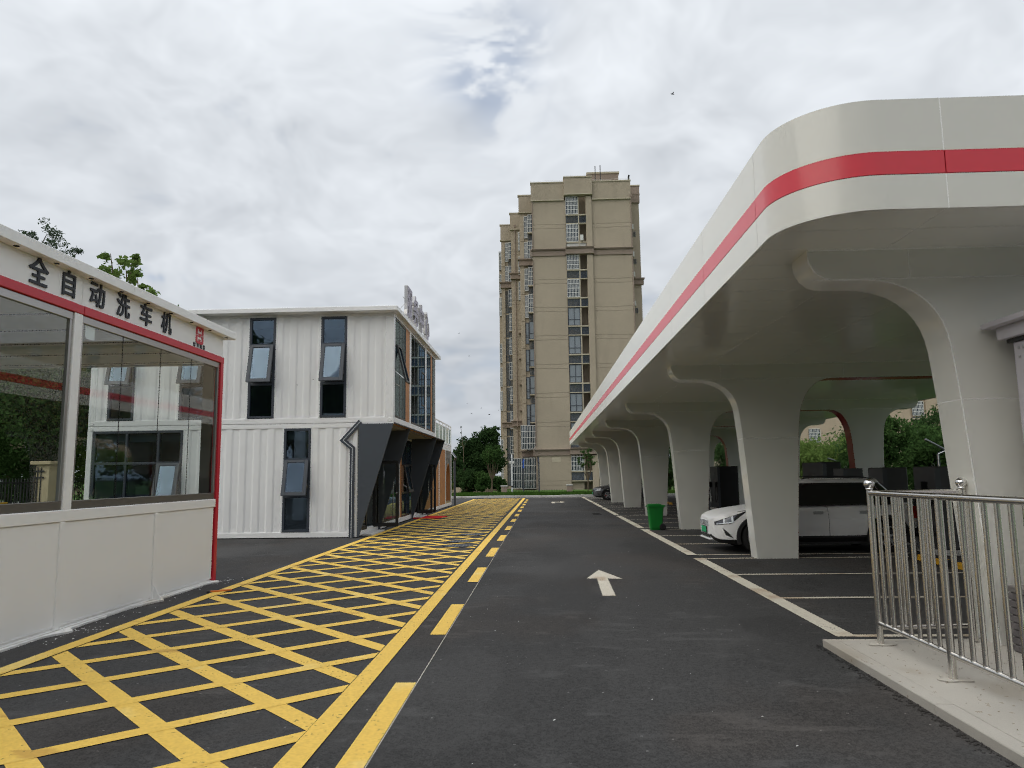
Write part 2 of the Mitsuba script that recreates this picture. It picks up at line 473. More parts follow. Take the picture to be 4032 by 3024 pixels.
part(k, 'pit', M().sheet(sbox(2.14, 30.38, 2.46, 31.42), 0.003), 'black_metal')
for i, (mx, my) in enumerate([(-1.95, 20.7), (-2.05, 18.6), (-2.0, 17.45)]):
    c = LineString([(mx, my), (mx + 1e-4, my)]).buffer(0.36)
    k = thing('manhole_cover', ['round dark manhole cover in the yellow hatching, farthest of three in a row', 'round dark manhole cover in the yellow hatching, middle one of three', 'round dark manhole cover in the yellow hatching, nearest of three'][i], 'manhole cover', 'manhole covers in the hatched box')
    part(k, 'rim', M().prism(c.difference(c.buffer(-0.05)), 0.010, shift(np.eye(4), z=0.008)), 'black_metal')
    cov = M().prism(c.buffer(-0.055), 0.006, shift(np.eye(4), z=0.008))
    for a in range(-3, 4):
        for b in range(-3, 4):
            if a * a + b * b < 11:
                cov.box(mx + a * 0.08 - 0.02, mx + a * 0.08 + 0.02, my + b * 0.08 - 0.02, my + b * 0.08 + 0.02, 0.014, 0.018)
    part(k, 'cover', cov, 'lamp_post_grey')

# crumbs of paint and grit lying on the asphalt
rng = np.random.default_rng(5)
chips = M()
for i in range(170):
    if i < 60:
        x, yv = rng.uniform(-5.28, -5.0) - 0.02, rng.uniform(6.0, 12.3)
    elif i < 120:
        x, yv = -5.26 + abs(rng.normal(0, 0.16)), rng.choice([8.1, 11.85]) + rng.normal(0, 0.22)
    else:
        x, yv = rng.uniform(-1.2, 3.0), rng.uniform(3.5, 16)
    s = rng.uniform(0.003, 0.009) if i > 120 else rng.uniform(0.004, 0.015)
    a = rng.uniform(0, 3.14)
    c, sn = math.cos(a) * s, math.sin(a) * s
    q = rng.uniform(0.4, 1.0)
    chips.add([[x + c, yv + sn, 0.004], [x - sn * q, yv + c * q, 0.006], [x - c, yv - sn, 0.003], [x + sn * q, yv - c * q, 0.006], [x, yv, 0.006 + s * 0.3]], [[0, 1, 4], [1, 2, 4], [2, 3, 4], [3, 0, 4]])
put('paint_chips', chips, 'sealant', kind='stuff', label='scattered white flakes of paint and grit on the asphalt')
labels['paint_chips']['category'] = 'debris'

# ---------------------------------------------------------------- pavement at the right, kerb and verge at the far end
setting('pavement', 'pale concrete apron in the right foreground')
put('pavement', M().box(2.78, 7.0, -6, 7.24, -0.1, 0.066), 'concrete')
yy = 7.24
i = 0
while yy > -1:
    L = 0.99
    part('pavement', 'edge_stone', M().box(2.645, 2.776, yy - L + 0.004, yy, -0.1, 0.069 + 0.001 * (i % 2), 0.006), 'concrete')
    yy -= L
    i += 1
mortar_pad = M()
for (px, py) in [(3.09, 7.02), (3.10, 5.86)]:
    ang = np.linspace(0, 2 * np.pi, 22, endpoint=False)
    r = 0.088 * (1 + 0.22 * np.sin(3 * ang + px) + 0.12 * np.sin(5 * ang + py * 3))
    mortar_pad.prism(Polygon(np.column_stack([px + r * np.cos(ang) * 1.25, py + r * np.sin(ang)])), 0.010, shift(np.eye(4), z=0.067))
part('pavement', 'mortar_pad', mortar_pad, 'concrete', label='rough pale mortar round the feet of the railing posts', kind='stuff')
litter = M()
for i in range(130):
    x, yv = rng.uniform(2.8, 4.4), rng.uniform(3.4, 7.1)
    s, a = rng.uniform(0.004, 0.012), rng.uniform(0, 6.28)
    c, sn = math.cos(a) * s, math.sin(a) * s
    litter.add([[x + c, yv + sn, 0.070], [x - sn * 0.4, yv + c * 0.4, 0.073], [x - c, yv - sn, 0.069], [x + sn * 0.4, yv - c * 0.4, 0.074]], [[0, 1, 2], [0, 2, 3]])
put('leaf_litter', litter, 'bark', kind='stuff', label='tiny dry brown leaf bits scattered on the pale concrete apron')
labels['leaf_litter']['category'] = 'leaf litter'
# crumbly broken edge of the asphalt along the apron
crumb = M()
for i in range(650):
    yv = rng.uniform(2.5, 7.3)
    x = 2.63 - abs(rng.normal(0, 0.035))
    s = rng.uniform(0.004, 0.012)
    b = trimesh.creation.icosahedron()
    crumb.add(b.vertices * s * rng.uniform(0.5, 1.2, 3) + [x, yv, s * 0.35], b.faces)
put('asphalt_crumbs', crumb, 'asphalt_mat', kind='stuff', label='loose black asphalt crumbs along the edge of the concrete apron')
labels['asphalt_crumbs']['category'] = 'gravel'

setting('kerb', 'pale stone kerb along the grass verge at the end of the drive')
x = -62.0
kerb_first = True
while x < 46:
    m = M().box(x + 0.006, x + 1.994, 54.6, 54.85, -0.1, 0.15, 0.015)
    if kerb_first:
        put('kerb', m, 'kerb_stone')
        kerb_first = False
    else:
        part('kerb', 'kerb_stone', m, 'kerb_stone')
    x += 2.0
setting('verge', 'strip of earth under the grass behind the kerb')
put('verge', M().box(-62, 46, 54.851, 74.0, -0.1, 0.13), 'soil_grass')


def blades(n, x0, x1, y0, y1, z, h, seed, w=0.016):
    r = np.random.default_rng(seed)
    x, yv = r.uniform(x0, x1, n), r.uniform(y0, y1, n)
    hh = h * r.uniform(0.5, 1.25, n) * (0.65 + 0.7 * meshkit.fbm(np.column_stack([x * 0.7, yv * 0.7, x * 0]), 3, 4))
    a = r.uniform(0, 2 * np.pi, n)
    ww = w * r.uniform(0.7, 1.4, n)
    ln = r.normal(0, 0.35, (n, 2)) * hh[:, None]
    base = np.column_stack([x, yv, np.full(n, z)])
    d = np.column_stack([np.cos(a) * ww, np.sin(a) * ww, a * 0])
    tip = base + np.column_stack([ln, hh])
    v = np.stack([base - d, base + d, tip], 1).reshape(-1, 3)
    return v, np.arange(3 * n).reshape(-1, 3)


vv, ff = blades(60000, -24, 14, 54.9, 60.5, 0.12, 0.20, 3, 0.028)
put('grass', (vv, ff), 'grass_blade', kind='stuff', label='low green grass growing on the verge behind the kerb')
labels['grass']['category'] = 'grass'

# ---------------------------------------------------------------- the carport
CX0, CX1, CY0, CY1, SZ, TZ = 2.15, 11.75, 5.86, 53.4, 3.79, 4.73
RAD = 0.72
cp = thing('charging_carport', 'long white canopy with a red stripe carried on flared white columns over the charging bays', 'carport')


def outline(off=0.0):
    return sbox(CX0 + RAD, CY0 + RAD, CX1 - RAD, CY1 - RAD).buffer(RAD + off, 24)


part(cp, 'roof', M().prism(outline(-0.02), 0.05, shift(np.eye(4), z=4.62)), 'canopy_panel')


def ring_points(off):
    """the fascia's path, clockwise from the far left corner to the near right one, as (arc length, x, y)"""
    g = np.array(outline(off).exterior.coords[:-1])
    return g


def fascia_segment(p, z0, z1, t):
    """a bent panel standing on the polyline p, t thick outward"""
    p = np.asarray(p)
    d = np.gradient(p, axis=0)
    d /= np.linalg.norm(d, axis=1, keepdims=True)
    n = np.column_stack([d[:, 1], -d[:, 0]])
    a, b = p, p + n * t
    N = len(p)
    v = np.vstack([np.column_stack([q, np.full(N, z)]) for q in (a, b) for z in (z0, z1)])
    f = []
    for i in range(N - 1):
        for (u, w) in ((0, 1), (3, 2), (1, 3), (2, 0)):
            f.append([u * N + i, u * N + i + 1, w * N + i + 1, w * N + i])
    f.append([0, N, 3 * N, 2 * N])
    e = N - 1
    f.append([e, 2 * N + e, 3 * N + e, N + e])
    return v, np.array(f)


# path along the left side (towards the camera), round the corner, along the near end
arc = [(CX0 + RAD - RAD * math.cos(a), CY0 + RAD - RAD * math.sin(a)) for a in np.linspace(0, math.pi / 2, 26)]
joints_y = [6.82, 9.08, 11.40, 13.72, 16.01, 18.35, 20.6]
while joints_y[-1] < CY1 - RAD - 2.3:
    joints_y.append(joints_y[-1] + 2.3)
G = 0.005
segs = []
seq = [CY1 - RAD] + joints_y[::-1]
for a, b in zip(seq[:-1], seq[1:]):
    segs.append([(CX0, a - G), (CX0, (a + b) / 2), (CX0, b + G)])
segs.append([(CX0, 6.82 - G)] + arc + [(3.2, CY0), (3.375 - G, CY0)])
xj = [3.375, 5.70, 8.0, 10.2, CX1 - RAD]
for a, b in zip(xj[:-1], xj[1:]):
    segs.append([(a + G, CY0), ((a + b) / 2, CY0), (b - G, CY0)])
# the three other corners and sides, out of sight
far = [(CX1 - RAD + RAD * math.sin(a), CY0 + RAD - RAD * math.cos(a)) for a in np.linspace(0, math.pi / 2, 12)]
far += [(CX1, 20.0), (CX1, CY1 - RAD)] + [(CX1 - RAD + RAD * math.cos(a), CY1 - RAD + RAD * math.sin(a)) for a in np.linspace(0.1, math.pi / 2, 12)]
far += [(6.0, CY1), (CX0 + RAD, CY1)] + [(CX0 + RAD - RAD * math.sin(a), CY1 - RAD + RAD * math.cos(a)) for a in np.linspace(0.1, math.pi / 2 - 0.02, 12)]
segs.append(far)
for s in segs:
    part(cp, 'fascia_panel', M().add(*fascia_segment(s, 4.275, TZ, 0.03)), 'canopy_panel', 40)
    part(cp, 'fascia_panel', M().add(*fascia_segment(s, SZ - 0.012, 4.072, 0.03)), 'canopy_panel', 40)
    part(cp, 'red_stripe', M().add(*fascia_segment(s, 4.076, 4.271, 0.034)), 'red_panel', 40)
seal = M()
for yj in joints_y:
    seal.add(*fascia_segment([(CX0 + 0.001, yj + G), (CX0 + 0.001, yj - G)], 4.275, TZ, 0.026)).add(*fascia_segment([(CX0 + 0.001, yj + G), (CX0 + 0.001, yj - G)], SZ - 0.012, 4.072, 0.026))
for x_ in xj[:-1]:
    seal.add(*fascia_segment([(x_ - G - 0.002, CY0), (x_ + G + 0.002, CY0)], 4.275, TZ, 0.028)).add(*fascia_segment([(x_ - G - 0.002, CY0), (x_ + G + 0.002, CY0)], SZ - 0.012, 4.072, 0.028))
part(cp, 'joint_sealant', seal, 'sealant', kind='stuff')
# soffit: panels with narrow pale joints
inner = outline(-0.004)
xs = [CX0, 3.38, 4.60, 5.82, 7.04, 8.26, 9.48, 10.70, CX1]
ys = [CY0, 6.37]
while ys[-1] < CY1:
    ys.append(min(ys[-1] + 0.535, CY1))
part(cp, 'soffit_backing', M().prism(outline(-0.03), 0.012, shift(np.eye(4), z=SZ + 0.0035)), 'sealant')
rest, npan = M(), 0
for j in range(len(ys) - 1):
    for i in range(len(xs) - 1):
        cell = sbox(xs[i] + 0.006, ys[j] + 0.005, xs[i + 1] - 0.006, ys[j + 1] - 0.005)
        if not inner.contains(cell):
            cell = cell.intersection(inner)
        if cell.is_empty or cell.area < 0.003:
            continue
        dz = 0.0012 * ((i * 7 + j * 13) % 5 - 2) / 2
        m = M().prism(cell, 0.0032, shift(np.eye(4), z=SZ + dz * 0.2))
        if npan < 280:
            part(cp, 'soffit_panel', m, 'canopy_panel')
        else:
            rest.add(*m.get())
        npan += 1
part(cp, 'soffit_panels', rest, 'canopy_panel', kind='stuff')

# portal frames: two flared columns joined by a beam, one sheet-clad piece each
L_OUT = [(2.63, 3.79), (2.63, 3.72), (2.645, 3.65), (2.69, 3.575), (2.76, 3.515), (2.84, 3.49), (2.92, 3.484), (3.16, 3.484), (3.30, 3.472), (3.43, 3.44), (3.55, 3.395), (3.65, 3.335), (3.74, 3.255), (3.81, 3.165), (3.865, 3.06), (3.90, 2.95), (3.925, 2.82), (3.975, 2.30), (4.13, 0.0)]
L_IN = [(4.905, 0.0), (5.06, 2.45), (5.085, 2.68), (5.11, 2.84), (5.145, 2.96), (5.19, 3.07), (5.25, 3.18), (5.33, 3.285), (5.43, 3.375), (5.54, 3.435), (5.66, 3.470), (5.80, 3.484)]


def mirror(p):
    return (10.15 + (4.0 - p[0]) * 0.825, p[1])


prof = L_OUT + L_IN + [mirror(p) for p in L_IN[::-1]] + [mirror(p) for p in L_OUT[::-1]]
fpoly = Polygon(prof)
red_path = L_IN + [mirror(p) for p in L_IN[::-1]]
DEP = 0.42
for i, fy in enumerate(FR):
    base = 0.067 if i == 0 else 0.0
    poly = fpoly if i else fpoly.intersection(sbox(0, base, 20, 5))
    m = M().prism(poly, DEP, shift(XZ, y=fy))
    fr = part(cp, 'portal_frame', m, 'canopy_panel', 32)
    rp = np.array(red_path)
    inn = np.array([p for p in LineString(rp).parallel_offset(0.004, 'right', resolution=2).coords]) if False else None
    # the red lining of the opening: a thin bent sheet 3 mm proud of the frame's inner edge
    d = np.gradient(rp, axis=0)
    d /= np.linalg.norm(d, axis=1, keepdims=True)
    nrm = np.column_stack([d[:, 1], -d[:, 0]])
    q = rp + nrm * 0.004
    N = len(q)
    v = np.vstack([np.column_stack([q[:, 0], np.full(N, fy - 0.002), q[:, 1]]), np.column_stack([q[:, 0], np.full(N, fy + DEP + 0.002), q[:, 1]])])
    f = np.array([[a, a + 1, N + a + 1, N + a] for a in range(N - 1)])
    part(fr, 'red_lining', M().add(v, f), 'red_lining', 40)
    if i < 4:
        s = M()
        e = 0.0025
        w = 0.006
        s.box(2.66, 11.2, fy - e, fy + 0.002, 3.484 - w / 2 + 0.006, 3.484 + w / 2 + 0.006)
        s.box(3.59, 3.59 + w, fy - e, fy + 0.002, 3.49, 3.775)
        s.box(6.0, 6.0 + w, fy - e, fy + 0.002, 3.49, 3.775)
        s.box(3.975, 5.05, fy - e, fy + 0.002, 2.305, 2.305 + w)
        s.box(3.973, 3.977, fy, fy + DEP, 2.305, 2.305 + w)
        s.box(2.64, 11.2, fy - e, fy + 0.002, SZ - 0.012, SZ - 0.002)
        if i == 0:
            s.tube([(a - 0.001, fy, b) for a, b in L_OUT[1:-1]] + [(4.126, fy, base)], 0.005, 6)
        part(fr, 'joint_sealant', s, 'sealant', kind='stuff')
GLYPHS = json.loads('''{"全":[195,186,[[[0,105,2,110,27,122,56,143,77,163,94,187,100,187,112,181,113,177,111,176,111,172,135,148,169,123,194,110,196,108,196,104,188,97,185,91,177,93,164,102,163,102,163,94,161,92,109,92,109,66,162,66,163,49,161,47,109,47,109,20,185,20,187,18,187,2,184,0,11,1,10,18,12,20,87,20,87,47,37,47,36,65,87,66,87,91,36,92,34,94,34,102,33,102,28,98,13,91],[70,128,49,111,149,112,125,130,98,157]]]],"自":[143,190,[[[0,0,0,162,51,163,58,189,60,191,81,188,81,183,74,167,74,163,142,163,144,160,143,1,124,0,122,2,121,11,22,11,20,0],[21,76,122,75,122,98,21,98],[21,119,122,118,122,142,120,143,21,143],[22,55,21,31,122,31,122,55]]]],"动":[183,186,[[[0,107,1,126,90,126,90,142,92,144,119,144,120,186,139,187,140,144,184,143,180,46,177,25,172,12,166,6,159,3,125,3,122,15,119,19,121,24,151,23,155,26,159,46,161,70,163,113,162,124,139,124,134,76,125,43,115,22,97,0,94,0,81,12,81,16,90,24,95,33,79,29,76,41,21,29,11,24,7,25,2,43,6,45,13,59,22,86,26,105],[43,85,31,52,34,52,69,60,59,86,59,91,75,95,87,69,96,39,99,38,105,50,113,77,118,124,94,124,94,108,92,106,48,106]],[[7,156,8,174,90,173,89,155]]]],"洗":[192,190,[[[44,14,45,18,60,24,74,36,81,48,85,61,88,88,53,89,53,106,55,108,67,108,55,116,54,121,62,132,69,147,76,169,79,187,87,188,98,186,100,184,95,158,112,158,113,191,132,191,133,158,181,158,181,138,133,138,133,109,190,107,189,88,150,87,150,23,172,24,174,52,178,53,193,45,191,21,187,10,182,5,176,3,144,3,134,7,129,20,128,88,109,87,107,64,101,41,92,25,85,17,70,6,57,0,53,2,52,6],[72,109,112,108,112,138,87,138,79,119]],[[9,174,10,179,18,188,23,189,49,173,58,165,58,161,53,154,45,148,31,161]],[[5,15,23,48,38,83,43,83,51,77,55,71,25,5,23,3,18,4]],[[0,120,0,124,6,132,9,135,14,135,43,118,50,112,50,109,43,99,37,95,27,104]]]],"车":[180,191,[[[0,40,0,57,2,59,89,60,89,83,36,83,26,80,22,81,16,100,28,111,43,140,4,141,3,159,5,161,54,161,64,189,66,191,71,191,86,187,88,184,79,161,177,161,179,159,179,142,176,140,68,140,47,104,89,103,90,133,110,134,111,103,164,103,166,101,166,86,164,83,111,83,111,59,181,59,181,38,111,38,111,1,90,0,89,38,2,38]]]],"机":[195,189,[[[64,11,65,16,73,24,84,44,91,70,94,106,94,178,165,179,167,176,167,22,175,22,177,23,178,57,182,60,196,51,195,21,192,10,184,3,160,2,150,7,147,13,145,159,114,159,113,79,110,60,103,36,93,16,80,0,76,0,73,5]],[[0,52,1,58,11,70,22,91,34,124,33,127,6,127,4,129,4,145,5,147,37,147,38,190,57,190,58,148,88,146,88,129,86,127,58,127,58,113,89,79,81,66,78,63,75,63,60,85,58,85,58,1,38,1,38,81,36,81,25,56,13,38,8,38]]]],"蚌":[185,186,[[[3,14,0,30,4,31,35,35,35,75,21,75,20,65,7,66,7,150,35,150,36,186,51,186,51,150,80,150,80,75,51,75,51,37,69,39,61,60,62,63,74,66,80,54,81,67,125,67,125,96,90,96,90,112,125,112,125,138,85,138,85,154,125,154,126,187,142,186,142,154,184,154,184,138,142,138,142,112,179,111,178,96,142,96,142,67,186,67,186,51,142,51,142,0,125,0,125,51,81,51,89,29,92,13,80,9,77,10,74,24],[51,135,50,90,66,90,66,135],[21,91,36,90,36,135,21,135]]]],"埠":[186,187,[[[57,37,57,52,113,53,113,68,73,69,73,168,106,169,114,187,132,184,125,169,170,169,170,124,91,124,90,115,175,114,175,68,130,68,130,52,187,52,187,37,131,37,130,0,113,0,113,37],[90,83,158,82,158,100,90,100],[90,139,153,138,153,155,90,155]],[[0,48,27,61,27,122,3,122,3,138,27,138,27,185,43,186,43,139,65,138,65,122,43,122,43,67,65,75,68,60,7,33,4,35]]]],"城":[187,187,[[[0,42,2,45,24,52,24,122,3,122,3,138,24,138,24,185,40,185,40,138,59,138,59,122,40,122,40,59,59,65,62,55,65,73,65,157,126,157,126,188,142,187,142,157,165,157,144,178,145,181,153,186,157,186,162,182,180,164,174,158,185,156,184,141,142,140,148,74,158,93,165,120,181,118,169,78,153,48,157,33,163,22,168,19,171,20,173,25,175,52,188,44,185,18,182,10,176,4,162,3,156,6,147,17,141,31,110,2,107,2,96,12,118,29,136,50,130,86,126,141,81,140,81,116,120,115,118,53,116,42,111,36,106,34,84,34,80,47,81,49,100,48,102,50,104,66,103,101,81,101,81,73,77,44,70,22,56,0,43,11,55,28,61,49,9,28,5,28]]]],"投":[186,186,[[[0,78,1,82,30,91,30,131,2,131,2,147,30,147,30,187,46,187,46,147,71,147,71,131,46,131,46,94,65,99,67,88,68,99,165,99,172,96,173,93,170,85,161,67,135,35,152,26,184,17,187,14,177,0,175,0,145,10,120,25,93,10,60,0,52,14,53,16,80,23,105,36,89,55,74,83,67,83,46,77,46,14,44,9,35,3,10,2,5,18,30,19,30,71,4,65],[92,82,104,62,120,47,136,61,149,82]],[[62,113,80,129,85,138,88,155,88,180,153,180,153,128,155,126,182,127,184,115,184,112,181,111,149,111,143,113,137,123,137,164,105,164,101,134,92,117,74,102]]]],"服":[194,185,[[[90,182,93,185,183,183,183,135,180,129,170,124,138,123,131,142,161,144,161,163,113,163,113,118,177,118,189,113,180,76,163,44,174,31,195,18,195,14,184,1,180,0,167,8,149,25,120,2,114,4,111,1,91,2],[134,95,145,66,150,63,163,95],[113,25,124,31,135,43,114,84]],[[0,9,9,38,14,74,15,184,79,186,80,13,73,4,64,1,39,3,35,21,59,23,59,68,36,69,30,33,19,1,13,1],[37,117,36,91,59,91,59,117],[59,163,36,164,36,139,59,139]]]],"务":[190,192,[[[0,103,3,109,69,120,50,137,25,121,20,121,9,134,9,138,40,158,70,193,90,189,91,184,84,172,159,173,166,169,171,165,167,154,153,139,127,120,191,110,191,105,181,90,138,95,95,107,52,94,8,88],[67,150,84,136,97,130,132,150]],[[2,16,4,20,29,26,46,34,60,45,68,56,68,59,18,59,16,62,18,80,77,80,80,98,96,100,104,97,101,80,173,78,164,22,157,9,148,3,104,2,97,19,99,23,137,22,144,35,147,59,94,59,84,39,70,24,50,11,26,2,12,0]]]],"中":[168,191,[[[0,154,4,157,73,157,74,192,96,191,96,157,168,156,169,55,148,54,145,65,96,65,96,1,74,0,73,65,24,65,21,53,0,55],[96,89,146,88,146,134,96,134],[23,89,73,88,73,134,23,134]]]],"心":[191,181,[[[143,113,145,118,158,123,165,122,187,66,192,47,191,40,177,34,170,35,156,84]],[[50,131,72,133,74,130,74,24,78,22,127,23,132,34,133,61,140,64,156,55,153,25,144,6,130,0,72,0,55,8,50,21]],[[59,168,71,182,76,182,119,149,132,136,132,132,120,119,115,119]],[[0,36,11,73,18,116,26,118,39,115,37,85,24,32,21,28,16,28]]]]}''')


def glyph_shape(ch, w, h):
    """the character as a shapely shape, w wide and h tall, lower left corner at the origin"""
    gw, gh, polys = GLYPHS[ch]
    s = unary_union([Polygon(np.array(r[0]).reshape(-1, 2), [np.array(q).reshape(-1, 2) for q in r[1:]]).buffer(0) for r in polys])
    return affinity.scale(s, w / gw, h / gh, origin=(0, 0))


SIDE_UP = lambda X: np.array([[0, 0, 1, X], [1, 0, 0, 0], [0, 1, 0, 0], [0, 0, 0, 1.0]])      # drawn (along y, up z), raised along +x

# ---------------------------------------------------------------- the car wash booth on the left
WX = -5.35
WS = side(WX)
cw = thing('car_wash_booth', 'white car wash booth with big windows, a red band and black lettering at left', 'car wash')


def wpart(name, m, mt, smooth=False, label=None, parent=None, kind=None):
    return part(parent or cw, name, m.xf(WS), mt, smooth, label, kind)


Y_A, Y_E = 1.2, 11.80
# lower wall: sheets between battens
edges = [Y_A, 4.05, 5.98, 7.99, 9.98, Y_E]
for a, b in zip(edges[:-1], edges[1:]):
    wpart('wall_panel', M().box(a + 0.035, b - 0.035, -0.06, 0, 0.075, 1.195, 0.004), 'wash_white')
for b in edges[1:-1]:
    wpart('batten', M().box(b - 0.040, b + 0.040, -0.05, 0.020, 0.03, 1.198, 0.006), 'wash_white')
wpart('sill_rail', M().box(Y_A, Y_E, -0.07, 0.016, 1.20, 1.33, 0.006), 'wash_white')
wpart('base_channel', M().box(Y_A, Y_E - 0.03, -0.05, 0.010, 0.028, 0.036).box(Y_A, Y_E - 0.03, -0.05, -0.02, 0.036, 0.07).box(Y_A, Y_E - 0.03, -0.05, 0.006, 0.066, 0.073), 'wash_white')
for b in (7.99, 9.98):
    g = Polygon([(0.0, 0.015), (0.115, 0.015), (0.11, 0.04), (0.0, 0.245)])
    gm = M()
    if b > 9:
        gm.prism(g, 0.010)
        gm.xf(np.array([[0, 0, 1, b - 0.005], [1, 0, 0, 0.012], [0, 1, 0, 0], [0, 0, 0, 1.0]]))
    gm.box(b - 0.07, b + 0.07, 0.0, 0.125, 0.004, 0.016)
    gm.lathe(b + 0.035, 0.075, [[0.014, 0.016], [0.014, 0.035], [0.007, 0.036], [0.007, 0.05], [0.0, 0.05]], 6)
    wpart('anchor_bracket', gm, 'wash_white')
# windows between posts
posts = [(3.98, 4.12), (5.90, 6.04), (7.975, 8.125)]
for a, b in posts:
    wpart('post', M().box(a, b, -0.07, 0.012, 1.33, 3.585, 0.005), 'wash_white')
wins = [(Y_A, 3.98), (4.12, 5.90), (6.04, 7.975), (8.125, 11.80)]
for a, b in wins:
    f = M().box(a, b, -0.05, -0.004, 3.495, 3.583, 0.004).box(a, a + 0.05, -0.05, -0.006, 1.43, 3.495, 0.004).box(b - 0.05, b, -0.05, -0.006, 1.43, 3.495, 0.004)
    w = wpart('window', f, 'steel_frame')
    wpart('bottom_frame', M().box(a, b, -0.07, -0.008, 1.332, 1.43, 0.004), 'bronze_frame', parent=w)
    wpart('pane', M().add([[a + 0.05, -0.03, 1.43], [b - 0.05, -0.03, 1.43], [b - 0.05, -0.03, 3.495], [a + 0.05, -0.03, 3.495]], [[0, 1, 2], [0, 2, 3]]), 'pane', parent=w)
    if b > 11:
        for yj in (9.02, 9.96, 10.86):
            wpart('glass_joint', M().box(yj, yj + 0.007, -0.034, -0.026, 1.43, 3.495), 'black_metal', parent=w)
        wpart('taped_paper', M().add([[8.25, -0.036, 3.36], [8.28, -0.036, 3.33], [8.43, -0.036, 3.335], [8.44, -0.036, 3.49], [8.25, -0.036, 3.49]], [[0, 1, 2], [0, 2, 3], [0, 3, 4]]), 'sealant', parent=w, label='scrap of white paper taped inside the glass')
# red band and red corner strip
for a, b in [(Y_A, 7.985), (8.125, Y_E + 0.10)]:
    wpart('red_band', M().box(a, b, -0.05, 0.026, 3.586, 3.690, 0.006), 'wash_red')
wpart('red_band', M().box(7.986, 8.124, -0.05, 0.020, 3.586, 3.690, 0.006), 'wash_red')
wpart('corner_strip', M().box(Y_E + 0.001, Y_E + 0.10, -0.09, 0.022, 0.012, 3.585, 0.006), 'wash_red', label='red strip up the far corner of the booth')
# sign board above the band
for a, b in [(Y_A, 4.1), (4.106, 8.10), (8.106, Y_E + 0.09)]:
    wpart('sign_board', M().box(a, b, -0.06, 0.0, 3.691, 4.03, 0.003), 'wash_white')
for i, ch in enumerate('全自动洗车机'):
    y0 = [7.19, 7.73, 8.23, 8.78, 9.32, 9.87][i]
    w_ = [0.30, 0.22, 0.29, 0.29, 0.29, 0.28][i]
    part(cw, 'sign_letter', M().prism(affinity.translate(glyph_shape(ch, w_, 0.305), y0, 3.735), 0.016, SIDE_UP(WX + 0.0005)), 'letter_black', label='raised black sign character ' + ch)
# the emblem: a rounded red ring of four hooks round a square
R = sbox(0, 0, 0.24, 0.26).buffer(0)
ring = sbox(0.05, 0.05, 0.19, 0.23).buffer(0.05, 8)
inner_ = sbox(0.034, 0.042, 0.206, 0.238)
emb = ring.difference(inner_)
for sx in (0, 1):
    for sz in (0, 1):
        h = unary_union([sbox(0.092, 0.205, 0.117, 0.265), sbox(0.03, 0.148, 0.062, 0.170), sbox(0.03, 0.17, 0.045, 0.25)])
        if sx:
            h = affinity.scale(h, -1, 1, origin=(0.12, 0.14))
        if sz:
            h = affinity.scale(h, 1, -1, origin=(0.12, 0.14))
        emb = emb.union(h)
emb = emb.intersection(sbox(0.05, 0.05, 0.19, 0.23).buffer(0.05, 8))
emb = emb.difference(sbox(0.117, 0.18, 0.123, 0.30)).difference(sbox(0.117, -0.1, 0.123, 0.10)).difference(sbox(-0.1, 0.133, 0.075, 0.146)).difference(sbox(0.165, 0.133, 0.30, 0.146))
emb = emb.union(sbox(0.090, 0.112, 0.150, 0.168))
part(cw, 'emblem', M().prism(affinity.translate(affinity.scale(emb, 1.02, 0.98, origin=(0, 0)), 10.91, 3.765), 0.010, SIDE_UP(WX + 0.0005)), 'wash_red', label='red knot emblem on the sign board')
for i, ch in enumerate('蚌埠城投'):
    part(cw, 'small_letter', M().prism(affinity.translate(glyph_shape(ch, 0.082, 0.078), 10.835 + 0.105 * i, 3.699), 0.006, SIDE_UP(WX + 0.0005)), 'letter_black')
# roof with drip edge and small lamps under the eave
for a, b in [(Y_A, 8.95), (8.956, Y_E + 0.32)]:
    wpart('eave', M().box(a, b, -4.45, 0.125, 4.032, 4.155, 0.006), 'wash_white')
for i in range(10):
    y0 = 6.3 + 0.62 * i
    wpart('eave_lamp', M().lathe(y0, 0.06, [[0.0, 4.0305], [0.022, 4.0305], [0.026, 4.026], [0.030, 4.0315]], 12), 'black_metal')
# the tunnel inside
part(cw, 'ceiling', M().box(-9.6, WX - 0.075, Y_A, Y_E - 0.1, 3.56, 3.60), 'wash_white')
cl = M()
for i in range(12):
    cl.box(-9.6, WX - 0.08, Y_A + 0.9 * i + 0.4, Y_A + 0.9 * i + 0.415, 3.552, 3.5595)
part(cw, 'ceiling_joint', cl, 'black_metal', kind='stuff')
part(cw, 'far_wall', M().box(-9.75, -9.62, Y_A, Y_E, 0.02, 4.03), 'wash_white')
part(cw, 'end_lintel', M().box(-9.6, WX - 0.09, Y_E + 0.002, Y_E + 0.10, 3.56, 4.03), 'wash_white')
part(cw, 'end_jamb', M().box(WX - 0.26, WX - 0.092, Y_E - 0.04, Y_E + 0.085, 0.02, 3.558), 'bronze_frame')
part(cw, 'end_jamb', M().box(-9.6, -9.30, Y_E - 0.04, Y_E + 0.085, 0.02, 3.558), 'wash_white')
